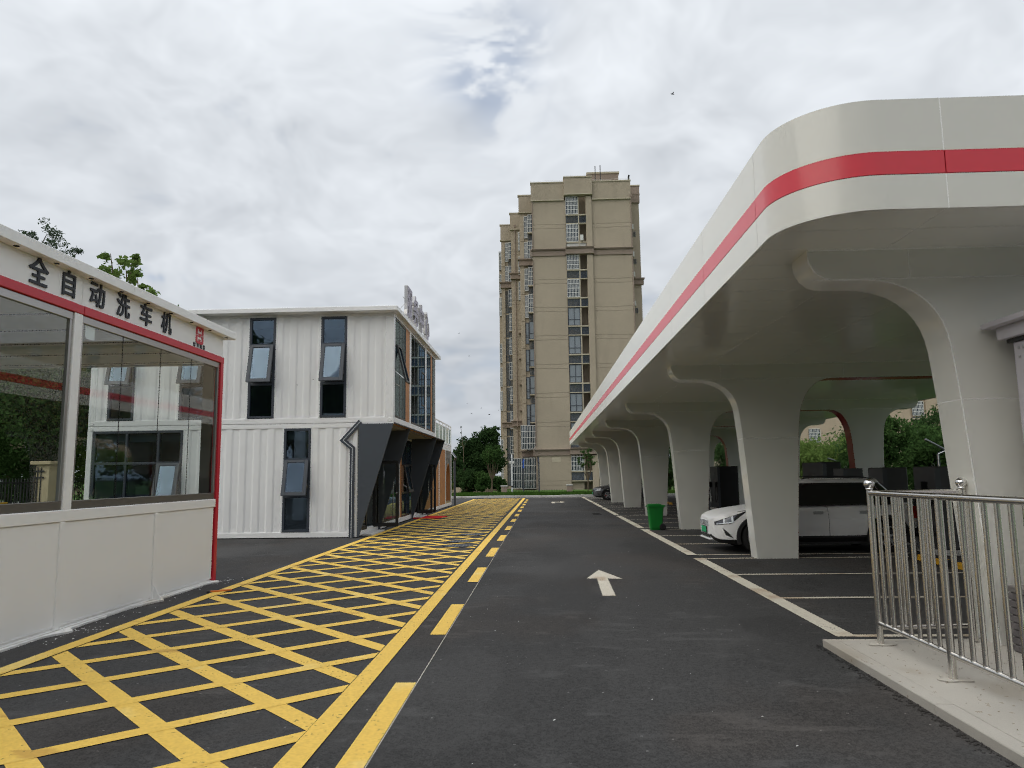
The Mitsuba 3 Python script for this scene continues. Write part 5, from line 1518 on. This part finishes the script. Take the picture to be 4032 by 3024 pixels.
# along the car: bumper tip, nose, bonnet, cowl, doors, tail;  u, low edge, top at the middle, half width
ST = np.array([
    [0.00, 0.36, 0.70, 0.42], [0.05, 0.27, 0.755, 0.58], [0.14, 0.215, 0.80, 0.70], [0.30, 0.195, 0.845, 0.795], [0.55, 0.19, 0.890, 0.85], [0.85, 0.19, 0.930, 0.868],
    [1.10, 0.20, 0.965, 0.872], [1.6, 0.21, 0.975, 0.872], [2.4, 0.21, 0.985, 0.872], [3.2, 0.22, 1.00, 0.868], [3.7, 0.24, 1.01, 0.855], [4.0, 0.28, 1.00, 0.82], [4.18, 0.34, 0.96, 0.74], [4.26, 0.42, 0.88, 0.60]])
SP = [PchipInterpolator(ST[:, 0], ST[:, i]) for i in (1, 2, 3)]
TT = np.array([0, 0.10, 0.24, 0.40, 0.56, 0.70, 0.80, 0.88, 0.94, 1.0])


def body_point(u, t):
    """a point of the body's left half: t runs from the middle of the floor (0) over the flank to the middle of the top (1)"""
    u, t = np.broadcast_arrays(np.asarray(u, float), np.asarray(t, float))
    zb, zt, w = SP[0](u), SP[1](u), SP[2](u)
    hgt = zt - zb
    vv = np.stack([w * 0, w * 0.86, w * 0.985, w * 1.0, w * 0.995, w * 0.965, w * 0.925, w * 0.80, w * 0.45, w * 0], -1)
    zz = np.stack([zb, zb, zb + hgt * 0.13, zb + hgt * 0.40, zb + hgt * 0.62, zb + hgt * 0.80, zb + hgt * 0.90, zt - 0.022, zt - 0.004, zt], -1)
    sh = u.shape
    vv, zz, u_, t_ = vv.reshape(-1, 10), zz.reshape(-1, 10), u.ravel(), t.ravel()
    v = PchipInterpolator(TT, vv.T)(t_) if False else np.array([np.interp(a, TT, b) for a, b in zip(t_, vv)])
    z = np.array([np.interp(a, TT, b) for a, b in zip(t_, zz)])
    return np.stack([u_, -v, z], -1).reshape(*sh, 3)


def grid_faces(n, m):
    i, j = np.meshgrid(np.arange(n - 1), np.arange(m - 1), indexing='ij')
    return np.stack([i * m + j, i * m + j + 1, (i + 1) * m + j + 1, (i + 1) * m + j], -1).reshape(-1, 4)


_us = np.concatenate([np.linspace(0, 0.3, 14), np.linspace(0.3, 1.1, 12)[1:], np.linspace(1.1, 3.7, 16)[1:], np.linspace(3.7, 4.26, 12)[1:]])
_ts = np.concatenate([np.linspace(0, 0.1, 3), np.linspace(0.1, 1, 26)[1:]])
_P = body_point(_us[:, None], _ts[None, :])
_Q = _P[:, ::-1].copy()
_Q[..., 1] *= -1
_ringpts = np.concatenate([_P, _Q[:, 1:-1]], 1)
_n, _m = _ringpts.shape[:2]
_bf = []
for i in range(_n - 1):
    for j in range(_m):
        _bf.append([i * _m + j, i * _m + (j + 1) % _m, (i + 1) * _m + (j + 1) % _m, (i + 1) * _m + j])
_bf = np.array(_bf)
_tri = np.vstack([_bf[:, [0, 1, 2]], _bf[:, [0, 2, 3]]])
_bv = np.vstack([_ringpts.reshape(-1, 3), _ringpts[0].mean(0), _ringpts[-1].mean(0)])
_c0, _c1 = len(_bv) - 2, len(_bv) - 1
_caps = [[(j + 1) % _m, j, _c0] for j in range(_m)] + [[(_n - 1) * _m + j, (_n - 1) * _m + (j + 1) % _m, _c1] for j in range(_m)]
_tri = np.vstack([_tri, np.array(_caps)])
_body = trimesh.Trimesh(_bv, _tri, process=True)
trimesh.repair.fix_normals(_body)
WHEELS, WR = (0.88, 3.50), 0.325
_man = manifold3d.Manifold(manifold3d.Mesh(np.asarray(_body.vertices, np.float32), np.asarray(_body.faces, np.uint32)))
for wu in WHEELS:
    cyl = manifold3d.Manifold.cylinder(3.0, 0.385, 0.385, 40, True).rotate([90, 0, 0]).translate([wu, 0, WR])
    _man = _man - cyl
_mm = _man.to_mesh()
BODY = (np.array(_mm.vert_properties[:, :3], float), np.array(_mm.tri_verts))


def patch(corners, off=0.006, n=8, m=8, mir=False):
    """a piece of the body's skin between four (u, t) corners, lifted a little"""
    c = np.array(corners, float)
    a, b = np.meshgrid(np.linspace(0, 1, n), np.linspace(0, 1, m), indexing='ij')
    ut = (1 - a)[..., None] * ((1 - b)[..., None] * c[0] + b[..., None] * c[1]) + a[..., None] * ((1 - b)[..., None] * c[3] + b[..., None] * c[2])
    p = body_point(ut[..., 0], ut[..., 1])
    du = body_point(ut[..., 0] + 0.01, ut[..., 1]) - body_point(np.maximum(ut[..., 0] - 0.01, 0), ut[..., 1])
    dt = body_point(ut[..., 0], np.minimum(ut[..., 1] + 0.02, 1)) - body_point(ut[..., 0], np.maximum(ut[..., 1] - 0.02, 0))
    nn = np.cross(du, dt)
    nn /= np.linalg.norm(nn, axis=-1, keepdims=True) + 1e-9
    cen = np.array([2.1, 0, 0.6])
    nn *= np.sign(((p - cen) * nn).sum(-1, keepdims=True))
    p = p + nn * off
    if mir:
        p = p * [1, -1, 1]
    return p.reshape(-1, 3), grid_faces(n, m)


def glasshouse(inset=0.0, z_top=1.0):
    """cabin: belt outline to roof outline"""
    lev = np.linspace(0, 1, 9)
    ring_n = 44
    out = []
    for t in lev:
        s = t ** 0.92
        u0, u1 = 0.98 + 0.86 * s, 4.06 - 0.52 * s
        w = 0.80 - 0.19 * t - 0.03 * t * t + inset
        z = 0.965 + (1.47 - 0.965) * (t ** 0.95) * z_top
        g = np.arange(ring_n) * 2 * np.pi / ring_n
        cx, sx = np.cos(g), np.sin(g)
        e = 0.42
        px = (u0 + u1) / 2 + (u1 - u0) / 2 * np.sign(cx) * np.abs(cx) ** e
        py = w * np.sign(sx) * np.abs(sx) ** e
        out.append(np.column_stack([px, py, np.full(ring_n, z)]))
    return np.array(out)


def wheel_parts(parent, wu, sgn, place):
    yo = sgn * 0.87
    tyre = M().lathe(0, 0, [[0.215, -0.10], [0.29, -0.105], [0.318, -0.085], [0.325, -0.04], [0.325, 0.04], [0.318, 0.085], [0.29, 0.105], [0.215, 0.10]], 32)
    A = np.array([[1, 0, 0, wu], [0, 0, 1, yo - sgn * 0.11], [0, 1, 0, WR], [0, 0, 0, 1.0]])
    w = part(parent, 'wheel', tyre.xf(place @ A), 'rubber', 40)
    rim = M().lathe(0, 0, [[0.215, -0.09], [0.205, 0.09], [0.19, 0.095], [0.185, 0.06]], 32)
    for i in range(5):
        a = i * 2 * math.pi / 5 + 0.3
        for d in (-0.12, 0.12):
            rim.add(*M().box(0.03, 0.20, -0.014, 0.014, 0.058, 0.088, 0.004).xf(rot([0, 0, 1], math.degrees(a + d))).get())
    rim.lathe(0, 0, [[0.055, 0.06], [0.05, 0.092], [0.0, 0.095]], 16)
    Ar = A.copy()
    Ar[:3, 2] *= sgn
    part(w, 'rim', rim.xf(place @ Ar), 'alloy', 30)
    part(w, 'brake', M().lathe(0, 0, [[0.0, 0.02], [0.16, 0.02], [0.165, 0.0], [0.20, -0.05]], 20).xf(place @ Ar), 'lamp_post_grey')
    part(w, 'caliper', M().box(-0.19, -0.11, -0.06, 0.06, 0.022, 0.055, 0.01).xf(place @ Ar), 'brake_red')


def car(name, label, x, y, paint, plate=True, fancy=True):
    k = thing(name, label, 'car', 'cars parked under the carport')
    P = shift(np.eye(4), x, y, 0)
    body = part(k, 'body', M().add(*BODY).xf(P), paint, 28)
    gh = glasshouse()
    n, m = gh.shape[:2]
    f = np.array([[i * m + j, i * m + (j + 1) % m, (i + 1) * m + (j + 1) % m, (i + 1) * m + j] for i in range(n - 1) for j in range(m)])
    part(k, 'windows', M().add(gh.reshape(-1, 3), f).xf(P), 'car_glass', 40)
    # roof: a crowned skin over the cabin top, with pillars at the corners
    top = gh[-2:].copy()
    cen = gh[-1].mean(0) + [0, 0, 0.035]
    rings = [gh[-2] * 1.0, gh[-1], gh[-1] * 0.5 + np.array([cen[0], 0, cen[2]]) * 0.5 + [0, 0, 0.006]]
    rings[0] = rings[0] + (rings[0] - np.array([cen[0], 0, rings[0][0, 2]])) * 0.010
    rings[1] = rings[1] + (rings[1] - np.array([cen[0], 0, rings[1][0, 2]])) * 0.012 + [0, 0, 0.012]
    rv = np.vstack([np.array(rings).reshape(-1, 3), cen[None]])
    rf = [[i * m + j, i * m + (j + 1) % m, (i + 1) * m + (j + 1) % m, (i + 1) * m + j] for i in range(2) for j in range(m)]
    rm = M().add(rv, np.array(rf)).add(rv, np.array([[2 * m + j, 2 * m + (j + 1) % m, 3 * m] for j in range(m)]))
    part(k, 'roof', rm.xf(P), paint, 40)
    pil = M()
    for sgn in (-1, 1):
        g = glasshouse(0.006)
        cols = [j for j in range(m)]

        def at(uq, t):
            lvl = t * (n - 1)
            i0 = min(int(lvl), n - 2)
            ring = g[i0] * (1 - (lvl - i0)) + g[i0 + 1] * (lvl - i0)
            half = ring[ring[:, 1] * sgn > 0]
            half = half[np.argsort(half[:, 0])]
            return np.array([uq, np.interp(uq, half[:, 0], half[:, 1]), ring[0, 2]])
        for (ua, ub, wa, wb) in ((1.03, 1.90, 0.07, 0.05), (3.80, 3.42, 0.50, 0.16)):
            q = []
            for t in np.linspace(0.0, 0.96, 8):
                uc, hw = ua + (ub - ua) * t, (wa + (wb - wa) * t) / 2
                q += [at(uc - hw, t), at(uc + hw, t)]
            pil.add(np.array(q), np.array([[2 * i, 2 * i + 1, 2 * i + 3, 2 * i + 2] for i in range(7)]))
    part(k, 'pillar', pil.xf(P), paint)
    rails = M()
    for sgn in (-1, 1):
        rails.tube([(1.95, sgn * 0.50, 1.495), (2.15, sgn * 0.515, 1.54), (3.1, sgn * 0.515, 1.535), (3.4, sgn * 0.49, 1.49)], 0.012, 6)
    part(k, 'roof_rail', rails.xf(P), 'car_trim')
    cl = M()
    for mir in (False, True):
        cl.add(*patch([(1.28, 0.02), (1.28, 0.27), (3.10, 0.27), (3.10, 0.02)], 0.008, 10, 10, mir))
        cl.add(*patch([(0.012, 0.12), (0.012, 0.24), (0.50, 0.24), (0.50, 0.10)], 0.008, 10, 4, mir))
        cl.add(*patch([(3.88, 0.10), (3.88, 0.30), (4.22, 0.34), (4.22, 0.14)], 0.008, 8, 4, mir))
        s = -1 if not mir else 1
        for wu in WHEELS:
            a = np.linspace(-0.32, math.pi + 0.32, 22)
            o = np.column_stack([wu + 0.435 * np.cos(a), WR + 0.435 * np.sin(a)])
            i_ = np.column_stack([wu + 0.365 * np.cos(a), WR + 0.365 * np.sin(a)])
            arch_ = Polygon(np.vstack([o, i_[::-1]]))
            cl.prism(arch_, 0.05, shift(XZ, y=(-0.885 if s < 0 else 0.835)))
        cl.box(0.5, 3.9, s * 0.74 - 0.03, s * 0.74 + 0.03, 0.175, 0.30)
    cl.box(0.45, 3.9, -0.7, 0.7, 0.17, 0.24)
    part(k, 'cladding', cl.xf(P), 'car_trim')
    for wu in WHEELS:
        for sgn in (-1, 1):
            wheel_parts(k, wu, sgn, P)
    for mir in (False, True):
        h = part(k, 'headlight', M().add(*patch([(0.07, 0.56), (0.07, 0.66), (0.70, 0.82), (0.36, 0.56)], 0.009, 14, 8, mir)).xf(P), 'black_frame', True)
        part(h, 'lens', M().add(*patch([(0.11, 0.585), (0.11, 0.645), (0.50, 0.755), (0.34, 0.585)], 0.014, 12, 6, mir)).xf(P), 'lamp_glass', True)
        part(h, 'light_bar', M().add(*patch([(0.10, 0.575), (0.10, 0.592), (0.44, 0.60), (0.36, 0.572)], 0.017, 12, 3, mir)).add(*patch([(0.22, 0.60), (0.22, 0.70), (0.25, 0.70), (0.25, 0.60)], 0.017, 4, 6, mir)).add(*patch([(0.37, 0.60), (0.37, 0.72), (0.41, 0.74), (0.41, 0.60)], 0.017, 4, 6, mir)).xf(P), 'lamp_led', True)
        part(k, 'air_intake', M().add(*patch([(0.20, 0.47), (0.20, 0.475), (0.40, 0.265), (0.25, 0.33)], 0.010, 10, 6, mir)).xf(P), 'black_frame', True)
        part(k, 'tail_light', M().add(*patch([(4.0, 0.52), (4.0, 0.80), (4.245, 0.80), (4.245, 0.50)], 0.009, 8, 5, mir)).xf(P), 'brake_red', True)
        sgn = -1 if not mir else 1
        seam = M()
        for uu in (1.32, 2.32, 3.18):
            seam.add(*patch([(uu, 0.24), (uu, 0.88), (uu + 0.008, 0.88), (uu + 0.008, 0.24)], 0.002, 2, 18, mir))
        seam.add(*patch([(0.52, 0.83), (0.52, 0.845), (1.0, 0.865), (1.0, 0.85)], 0.002, 8, 2, mir))
        part(k, 'door_seam', seam.xf(P), 'car_trim')
        for uu in (2.02, 2.95):
            part(k, 'door_handle', M().box(uu, uu + 0.20, sgn * 0.872 - 0.012, sgn * 0.872 + 0.012, 0.80, 0.825, 0.006).box(uu + 0.0, uu + 0.2, sgn * 0.862 - 0.006, sgn * 0.862 + 0.006, 0.78, 0.845, 0.003).xf(P), 'alloy')
        part(k, 'mirror', M().ball((1.38, sgn * 0.96, 1.04), (0.075, 0.10, 0.065), 2).box(1.36, 1.42, sgn * 0.86 - 0.04, sgn * 0.86 + 0.06, 0.98, 1.01).xf(P), paint, 40)
    gr = M().box(-0.014, 0.06, -0.40, 0.40, 0.535, 0.665, 0.02)
    g_ = part(k, 'grille', gr.xf(P), 'lamp_post_white' if paint == 'car_white' else 'car_trim')
    sl = M()
    for i in range(5):
        sl.box(-0.018, -0.012, -0.37, 0.37, 0.55 + 0.022 * i, 0.558 + 0.022 * i)
    sl.box(-0.02, 0.0, -0.02, 0.02, 0.555, 0.655)
    part(g_, 'slat', sl.xf(P), 'black_frame', kind='stuff')
    part(k, 'lower_grille', M().box(-0.008, 0.12, -0.40, 0.40, 0.30, 0.37, 0.01).xf(P), 'black_frame')
    part(k, 'bumper_lip', M().box(-0.012, 0.10, -0.46, 0.46, 0.245, 0.285, 0.015).xf(P), paint if paint == 'car_white' else 'alloy')
    pl_ = part(k, 'number_plate', M().box(-0.030, -0.016, -0.22, 0.22, 0.395, 0.515, 0.004).xf(P), 'plate_green')
    part(pl_, 'surround', M().box(-0.026, -0.010, -0.235, 0.235, 0.382, 0.528, 0.004).xf(P), 'car_trim')
    return k


car('parked_car', 'white SUV with a green number plate parked behind the second column', 3.53, 16.10, 'car_white')
car('parked_car', 'dark grey car parked at the far end of the carport', 3.35, 47.55, 'car_grey')
car('parked_car', 'black car in the opposite row, seen over the steel railing', 8.75, 19.6, 'car_black')

# ---------------------------------------------------------------- chargers, wheel stops, bin


def charger(label, x, y, w, d, h, mt='charger_grey', plug=True):
    k = thing('car_charger', label, 'charger', 'car chargers under the carport')
    part(k, 'housing', M().box(x, x + d, y - w / 2, y + w / 2, 0.10, h, 0.015), mt)
    part(k, 'side_panel', M().box(x - 0.006, x + 0.10, y - w / 2 - 0.006, y - w / 2 + 0.02, 0.14, h - 0.04, 0.004), 'lamp_post_grey')
    part(k, 'screen', M().box(x - 0.008, x, y - 0.13, y + 0.13, h - 0.5, h - 0.3, 0.003), 'car_glass')
    part(k, 'plinth', M().box(x - 0.05, x + d + 0.05, y - w / 2 - 0.05, y + w / 2 + 0.05, 0.0, 0.099), 'kerb_stone')
    if plug:
        for sgn in (-1, 1):
            c = [(x - 0.05, y + sgn * w * 0.36, 1.05), (x - 0.12, y + sgn * w * 0.42, 0.75), (x - 0.10, y + sgn * w * 0.47, 0.35), (x - 0.05, y + sgn * w * 0.52, 0.5), (x - 0.02, y + sgn * w * 0.50, 0.95)]
            hz = part(k, 'cable', M().tube(c, 0.018, 7), 'rubber', True)
            part(k, 'plug', M().box(x - 0.10, x - 0.0, y + sgn * w * 0.36 - 0.05, y + sgn * w * 0.36 + 0.05, 1.0, 1.25, 0.02), 'black_metal')
        part(k, 'lifting_eye', M().tube([(x + 0.2 + 0.03 * math.cos(a), y, h + 0.03 + 0.03 * math.sin(a)) for a in np.linspace(0, 2 * math.pi, 12)], 0.006, 5), 'alloy')
    return k


charger('grey-black charger cabinet right behind the steel railing post', 7.75, 15.1, 0.85, 0.62, 1.72)
charger('charcoal charger cabinet behind the white SUV roof, left of the railing', 7.75, 17.25, 0.75, 0.55, 1.72)
charger('slim charger cabinet behind the white SUV beside the red-lined column', 7.75, 19.35, 0.65, 0.5, 1.72)
charger('broad black cabinet just right of the second column', 7.8, 21.3, 1.6, 0.5, 1.91, 'black_metal', False)
charger('tall black charger cabinet in the gap left of the second column', 7.75, 33.1, 1.4, 0.9, 1.93, 'black_metal')
charger('far black charger cabinet in the dark gap behind the third column', 7.75, 26.0, 0.8, 0.6, 1.72)
charger('farther black charger cabinet near the middle of the carport', 7.75, 40.5, 0.8, 0.6, 1.75)
for i, (x, y, lb) in enumerate([(7.0, 13.4, 'yellow and black wheel stop nearest the railing'), (7.0, 11.1, 'yellow and black wheel stop in the empty bay behind the railing'), (7.0, 18.3, 'yellow and black wheel stop in the bay beyond the white SUV'), (6.9, 40.2, 'yellow and black wheel stop far off between two columns'), (6.9, 25.3, 'yellow and black wheel stop in the bay past the green bin')]):
    k = thing('wheel_stop', lb, 'wheel stop', 'wheel stops in the bays')
    L = 0.9
    for j in range(6):
        a, b = y - L + 2 * L * j / 6, y - L + 2 * L * (j + 1) / 6
        part(k, 'block', M().prism(Polygon([(-0.07, 0.004), (0.07, 0.004), (0.045, 0.10), (-0.045, 0.10)]), b - a - 0.004, shift(XZ, x=x, y=a)), 'warning_yellow' if j % 2 == 0 else 'rubber')

bn = thing('wheelie_bin', 'bright green wheeled refuse bin standing at the edge of a bay before the third column', 'bin')
bx_, by_ = 3.37, 21.95
v = []
for z, hx, hy in ((0.055, 0.178, 0.17), (0.60, 0.215, 0.215), (0.655, 0.222, 0.222)):
    c = 0.035
    v.append([(bx_ + sx * (hx - (c if q_ else 0)), by_ + sy * (hy - (0 if q_ else c)), z) for sx, sy, q_ in ((-1, -1, 1), (1, -1, 1), (1, -1, 0), (1, 1, 0), (1, 1, 1), (-1, 1, 1), (-1, 1, 0), (-1, -1, 0))])
V = np.array(v).reshape(-1, 3)
fb = [[i * 8 + j, i * 8 + (j + 1) % 8, (i + 1) * 8 + (j + 1) % 8, (i + 1) * 8 + j] for i in range(2) for j in range(8)]
bm = M().add(V, np.array(fb)).add(V, np.array([[0, j, j + 1] for j in range(1, 7)])).box(bx_ - 0.16, bx_ + 0.10, by_ - 0.15, by_ + 0.15, 0.0, 0.055, 0.01)
part(bn, 'tub', bm, 'bin_green')
part(bn, 'rim', M().box(bx_ - 0.245, bx_ + 0.245, by_ - 0.245, by_ + 0.245, 0.655, 0.70, 0.012), 'bin_green')
rib = M()
for i in range(10):
    x = bx_ - 0.225 + 0.05 * i
    rib.box(x - 0.006, x + 0.006, by_ - 0.253, by_ - 0.246, 0.66, 0.695)
part(bn, 'rim_rib', rib, 'bin_green', kind='stuff')
lid = M().box(bx_ - 0.25, bx_ + 0.235, by_ - 0.25, by_ + 0.25, 0.701, 0.722, 0.01).box(bx_ - 0.19, bx_ + 0.17, by_ - 0.19, by_ + 0.19, 0.722, 0.748, 0.012).box(bx_ - 0.215, bx_ - 0.13, by_ - 0.08, by_ + 0.08, 0.722, 0.758, 0.008)
part(bn, 'lid', lid, 'bin_green')
part(bn, 'handle', M().tube([(bx_ + 0.24, by_ - 0.2, 0.69), (bx_ + 0.285, by_ - 0.19, 0.70), (bx_ + 0.285, by_ + 0.19, 0.70), (bx_ + 0.24, by_ + 0.2, 0.69)], 0.014, 8), 'bin_green', True)
for sgn in (-1, 1):
    w = M().lathe(0, 0, [[0, -0.025], [0.04, -0.026], [0.045, -0.02], [0.075, -0.025], [0.092, -0.015], [0.092, 0.015], [0.075, 0.025], [0.045, 0.02], [0.04, 0.026], [0, 0.025]], 22)
    part(bn, 'wheel', w.xf(np.array([[1, 0, 0, bx_ + 0.175], [0, 0, 1, by_ + sgn * 0.205], [0, 1, 0, 0.093], [0, 0, 0, 1.0]])), 'rubber', 30)
part(bn, 'axle', M().tube([(bx_ + 0.175, by_ - 0.2, 0.093), (bx_ + 0.175, by_ + 0.2, 0.093)], 0.01, 6), 'alloy')

# ---------------------------------------------------------------- stainless railing, cabinet on its brick base
rl = thing('steel_railing', 'polished stainless steel railing with ball finials on the concrete apron', 'railing')
RZ0, RZT, RZB = 0.066, 1.442, 0.255
P0, P1, P2, P3 = np.array([3.09, 7.02]), np.array([3.10, 5.86]), np.array([3.11, 4.70]), np.array([3.12, 3.5])
PB = np.array([3.985, 7.10])


def post(p, top=True):
    k_ = part(rl, 'post', M().lathe(p[0], p[1], [[0.029, RZ0 + 0.012], [0.029, RZT + 0.02], [0.020, RZT + 0.03], [0.020, RZT + 0.045]], 20), 'stainless', 40)
    if top:
        part(rl, 'ball_finial', M().ball((p[0], p[1], RZT + 0.085), 0.048, 3).lathe(p[0], p[1], [[0.03, RZT + 0.03], [0.033, RZT + 0.045], [0.02, RZT + 0.05]], 16), 'chrome', True)


post(P0)
post(PB)
for p in (P1, P2, P3):
    part(rl, 'post', M().lathe(p[0], p[1], [[0.029, RZ0 + 0.012], [0.029, RZT - 0.01]], 20), 'stainless', 40)


def span(a, b, n, zb):
    part(rl, 'top_rail', M().tube([(*a, RZT), (*b, RZT)], 0.026, 20), 'stainless', 40)
    part(rl, 'bottom_rail', M().tube([(*a, zb), (*b, zb)], 0.022, 18), 'stainless', 40)
    for i in range(1, n):
        q_ = a + (b - a) * i / n
        part(rl, 'baluster', M().lathe(q_[0], q_[1], [[0.0215, zb + 0.018], [0.0180, zb + 0.03], [0.0180, RZT - 0.02]], 14), 'stainless', 40)


span(P0, P1, 8, RZB)
span(P1, P2, 8, RZB)
span(P2, P3, 8, RZB)
span(P0, PB, 7, 0.215)

cb = thing('power_cabinet', 'pale grey metal cabinet with an overhanging roof on a grey brick base, far right', 'cabinet')
part(cb, 'body', M().box(4.35, 5.35, 5.45, 6.72, 0.63, 2.80, 0.006), 'cabinet_grey')
part(cb, 'side_panel', M().box(4.345, 4.352, 5.6, 6.62, 0.75, 2.68, 0.002), 'cabinet_grey')
for a, b in ((4.42, 4.84), (4.86, 5.28)):
    d_ = part(cb, 'door', M().box(a, b, 5.436, 5.449, 0.72, 2.72, 0.004), 'cabinet_grey')
    part(d_, 'handle', M().box(b - 0.08 if a < 4.5 else a + 0.04, b - 0.04 if a < 4.5 else a + 0.08, 5.42, 5.435, 1.55, 1.85, 0.005), 'black_metal')
part(cb, 'roof_shade', M().box(4.32, 5.40, 5.40, 6.76, 2.801, 2.835), 'black_metal')  # black band put in as the shadow under the overhanging roof
part(cb, 'roof', M().box(4.27, 5.45, 5.35, 6.82, 2.836, 2.955, 0.004), 'cabinet_grey')
part(cb, 'roof_cap', M().box(4.18, 5.55, 5.25, 6.90, 2.956, 3.005, 0.004), 'cabinet_grey')
bt = M()
for z in (2.62, 2.70):
    bt.ball((4.342, 6.64, z + 0.04), (0.006, 0.014, 0.014), 1)
bt.ball((4.342, 6.58, 2.74), (0.006, 0.014, 0.014), 1)
part(cb, 'bolt', bt, 'alloy', kind='stuff')
part(cb, 'mortar_core', M().box(4.125, 5.475, 5.325, 6.735, 0.05, 0.575), 'mortar')
r5 = np.random.default_rng(31)
zc = 0.072
row = 0
while zc < 0.56:
    y = 6.75
    first_ = True
    while y > 5.35:
        L = 0.115 if (first_ and row % 2) else 0.235
        first_ = False
        y0 = max(y - L, 5.33)
        o = r5.uniform(-0.004, 0.004)
        part(cb, 'brick', M().box(4.105 + o, 4.215, y0, y - r5.uniform(0, 0.003), zc, zc + 0.053 + r5.uniform(-0.002, 0.002), 0.006), 'grey_brick')
        y = y0 - 0.011
    x = 4.22
    while x < 5.4:
        part(cb, 'brick', M().box(x, min(x + 0.235, 5.47), 6.645, 6.75 + r5.uniform(-0.004, 0.004), zc, zc + 0.053, 0.006), 'grey_brick')
        x += 0.246
    x = 4.22 + (0.12 if row % 2 else 0.0)
    while x < 5.4:
        part(cb, 'brick', M().box(x, min(x + 0.235, 5.47), 5.31 + r5.uniform(-0.004, 0.004), 5.42, zc, zc + 0.053, 0.006), 'grey_brick')
        x += 0.246
    zc += 0.063
    row += 1
part(cb, 'base_slab', M().box(4.10, 5.49, 5.31, 6.76, 0.578, 0.629, 0.006), 'mortar')

# ---------------------------------------------------------------- birds
for i, (x, y, z, s, a) in enumerate([(2.81, 14.0, 9.31, 0.11, 0.4), (-5.74, 18.0, 4.13, 0.06, 1.0), (-6.15, 18.0, 3.99, 0.07, 0.2), (-3.36, 30, 7.64, 0.09, 0.3), (-2.94, 30, 6.66, 0.09, 0.7), (-3.03, 30, 4.66, 0.07, 1.2), (-2.44, 30, 4.45, 0.08, 0.1), (-2.85, 30, 4.23, 0.09, 0.5), (-2.11, 30, 4.17, 0.13, 0.0), (-1.72, 30, 4.35, 0.08, 0.9)]):
    k = thing('bird', ['dark bird high in the sky between the tower and the carport', 'small bird before the corrugated upper wall, right one of two', 'small bird before the corrugated upper wall, left one of two', 'tiny bird in the sky right of the roof sign, topmost', 'tiny bird in the sky right of the roof sign, second from top', 'tiny bird just above the terrace balustrade', 'tiny bird in the sky over the spindly stalk', 'tiny bird lowest left over the terrace rail', 'largest of the tiny birds left of the tower', 'tiny bird close to the tower edge'][i], 'bird', 'birds in the sky')
    s *= 0.72
    A = shift(rot([0, 0, 1], math.degrees(a)), x, y, z)
    part(k, 'body', M().ball((0, 0, 0), (s * 0.55, s * 0.13, s * 0.12), 2).xf(A), 'black_metal', True)
    wg = M()
    for sgn in (-1, 1):
        wg.add([[s * 0.25, 0, 0.01], [-s * 0.15, 0, 0.01], [-s * 0.05, sgn * s * 0.55, s * 0.32], [s * 0.12, sgn * s * 0.60, s * 0.30]], [[0, 1, 2], [0, 2, 3]])
    part(k, 'wing', wg.xf(A), 'black_metal')
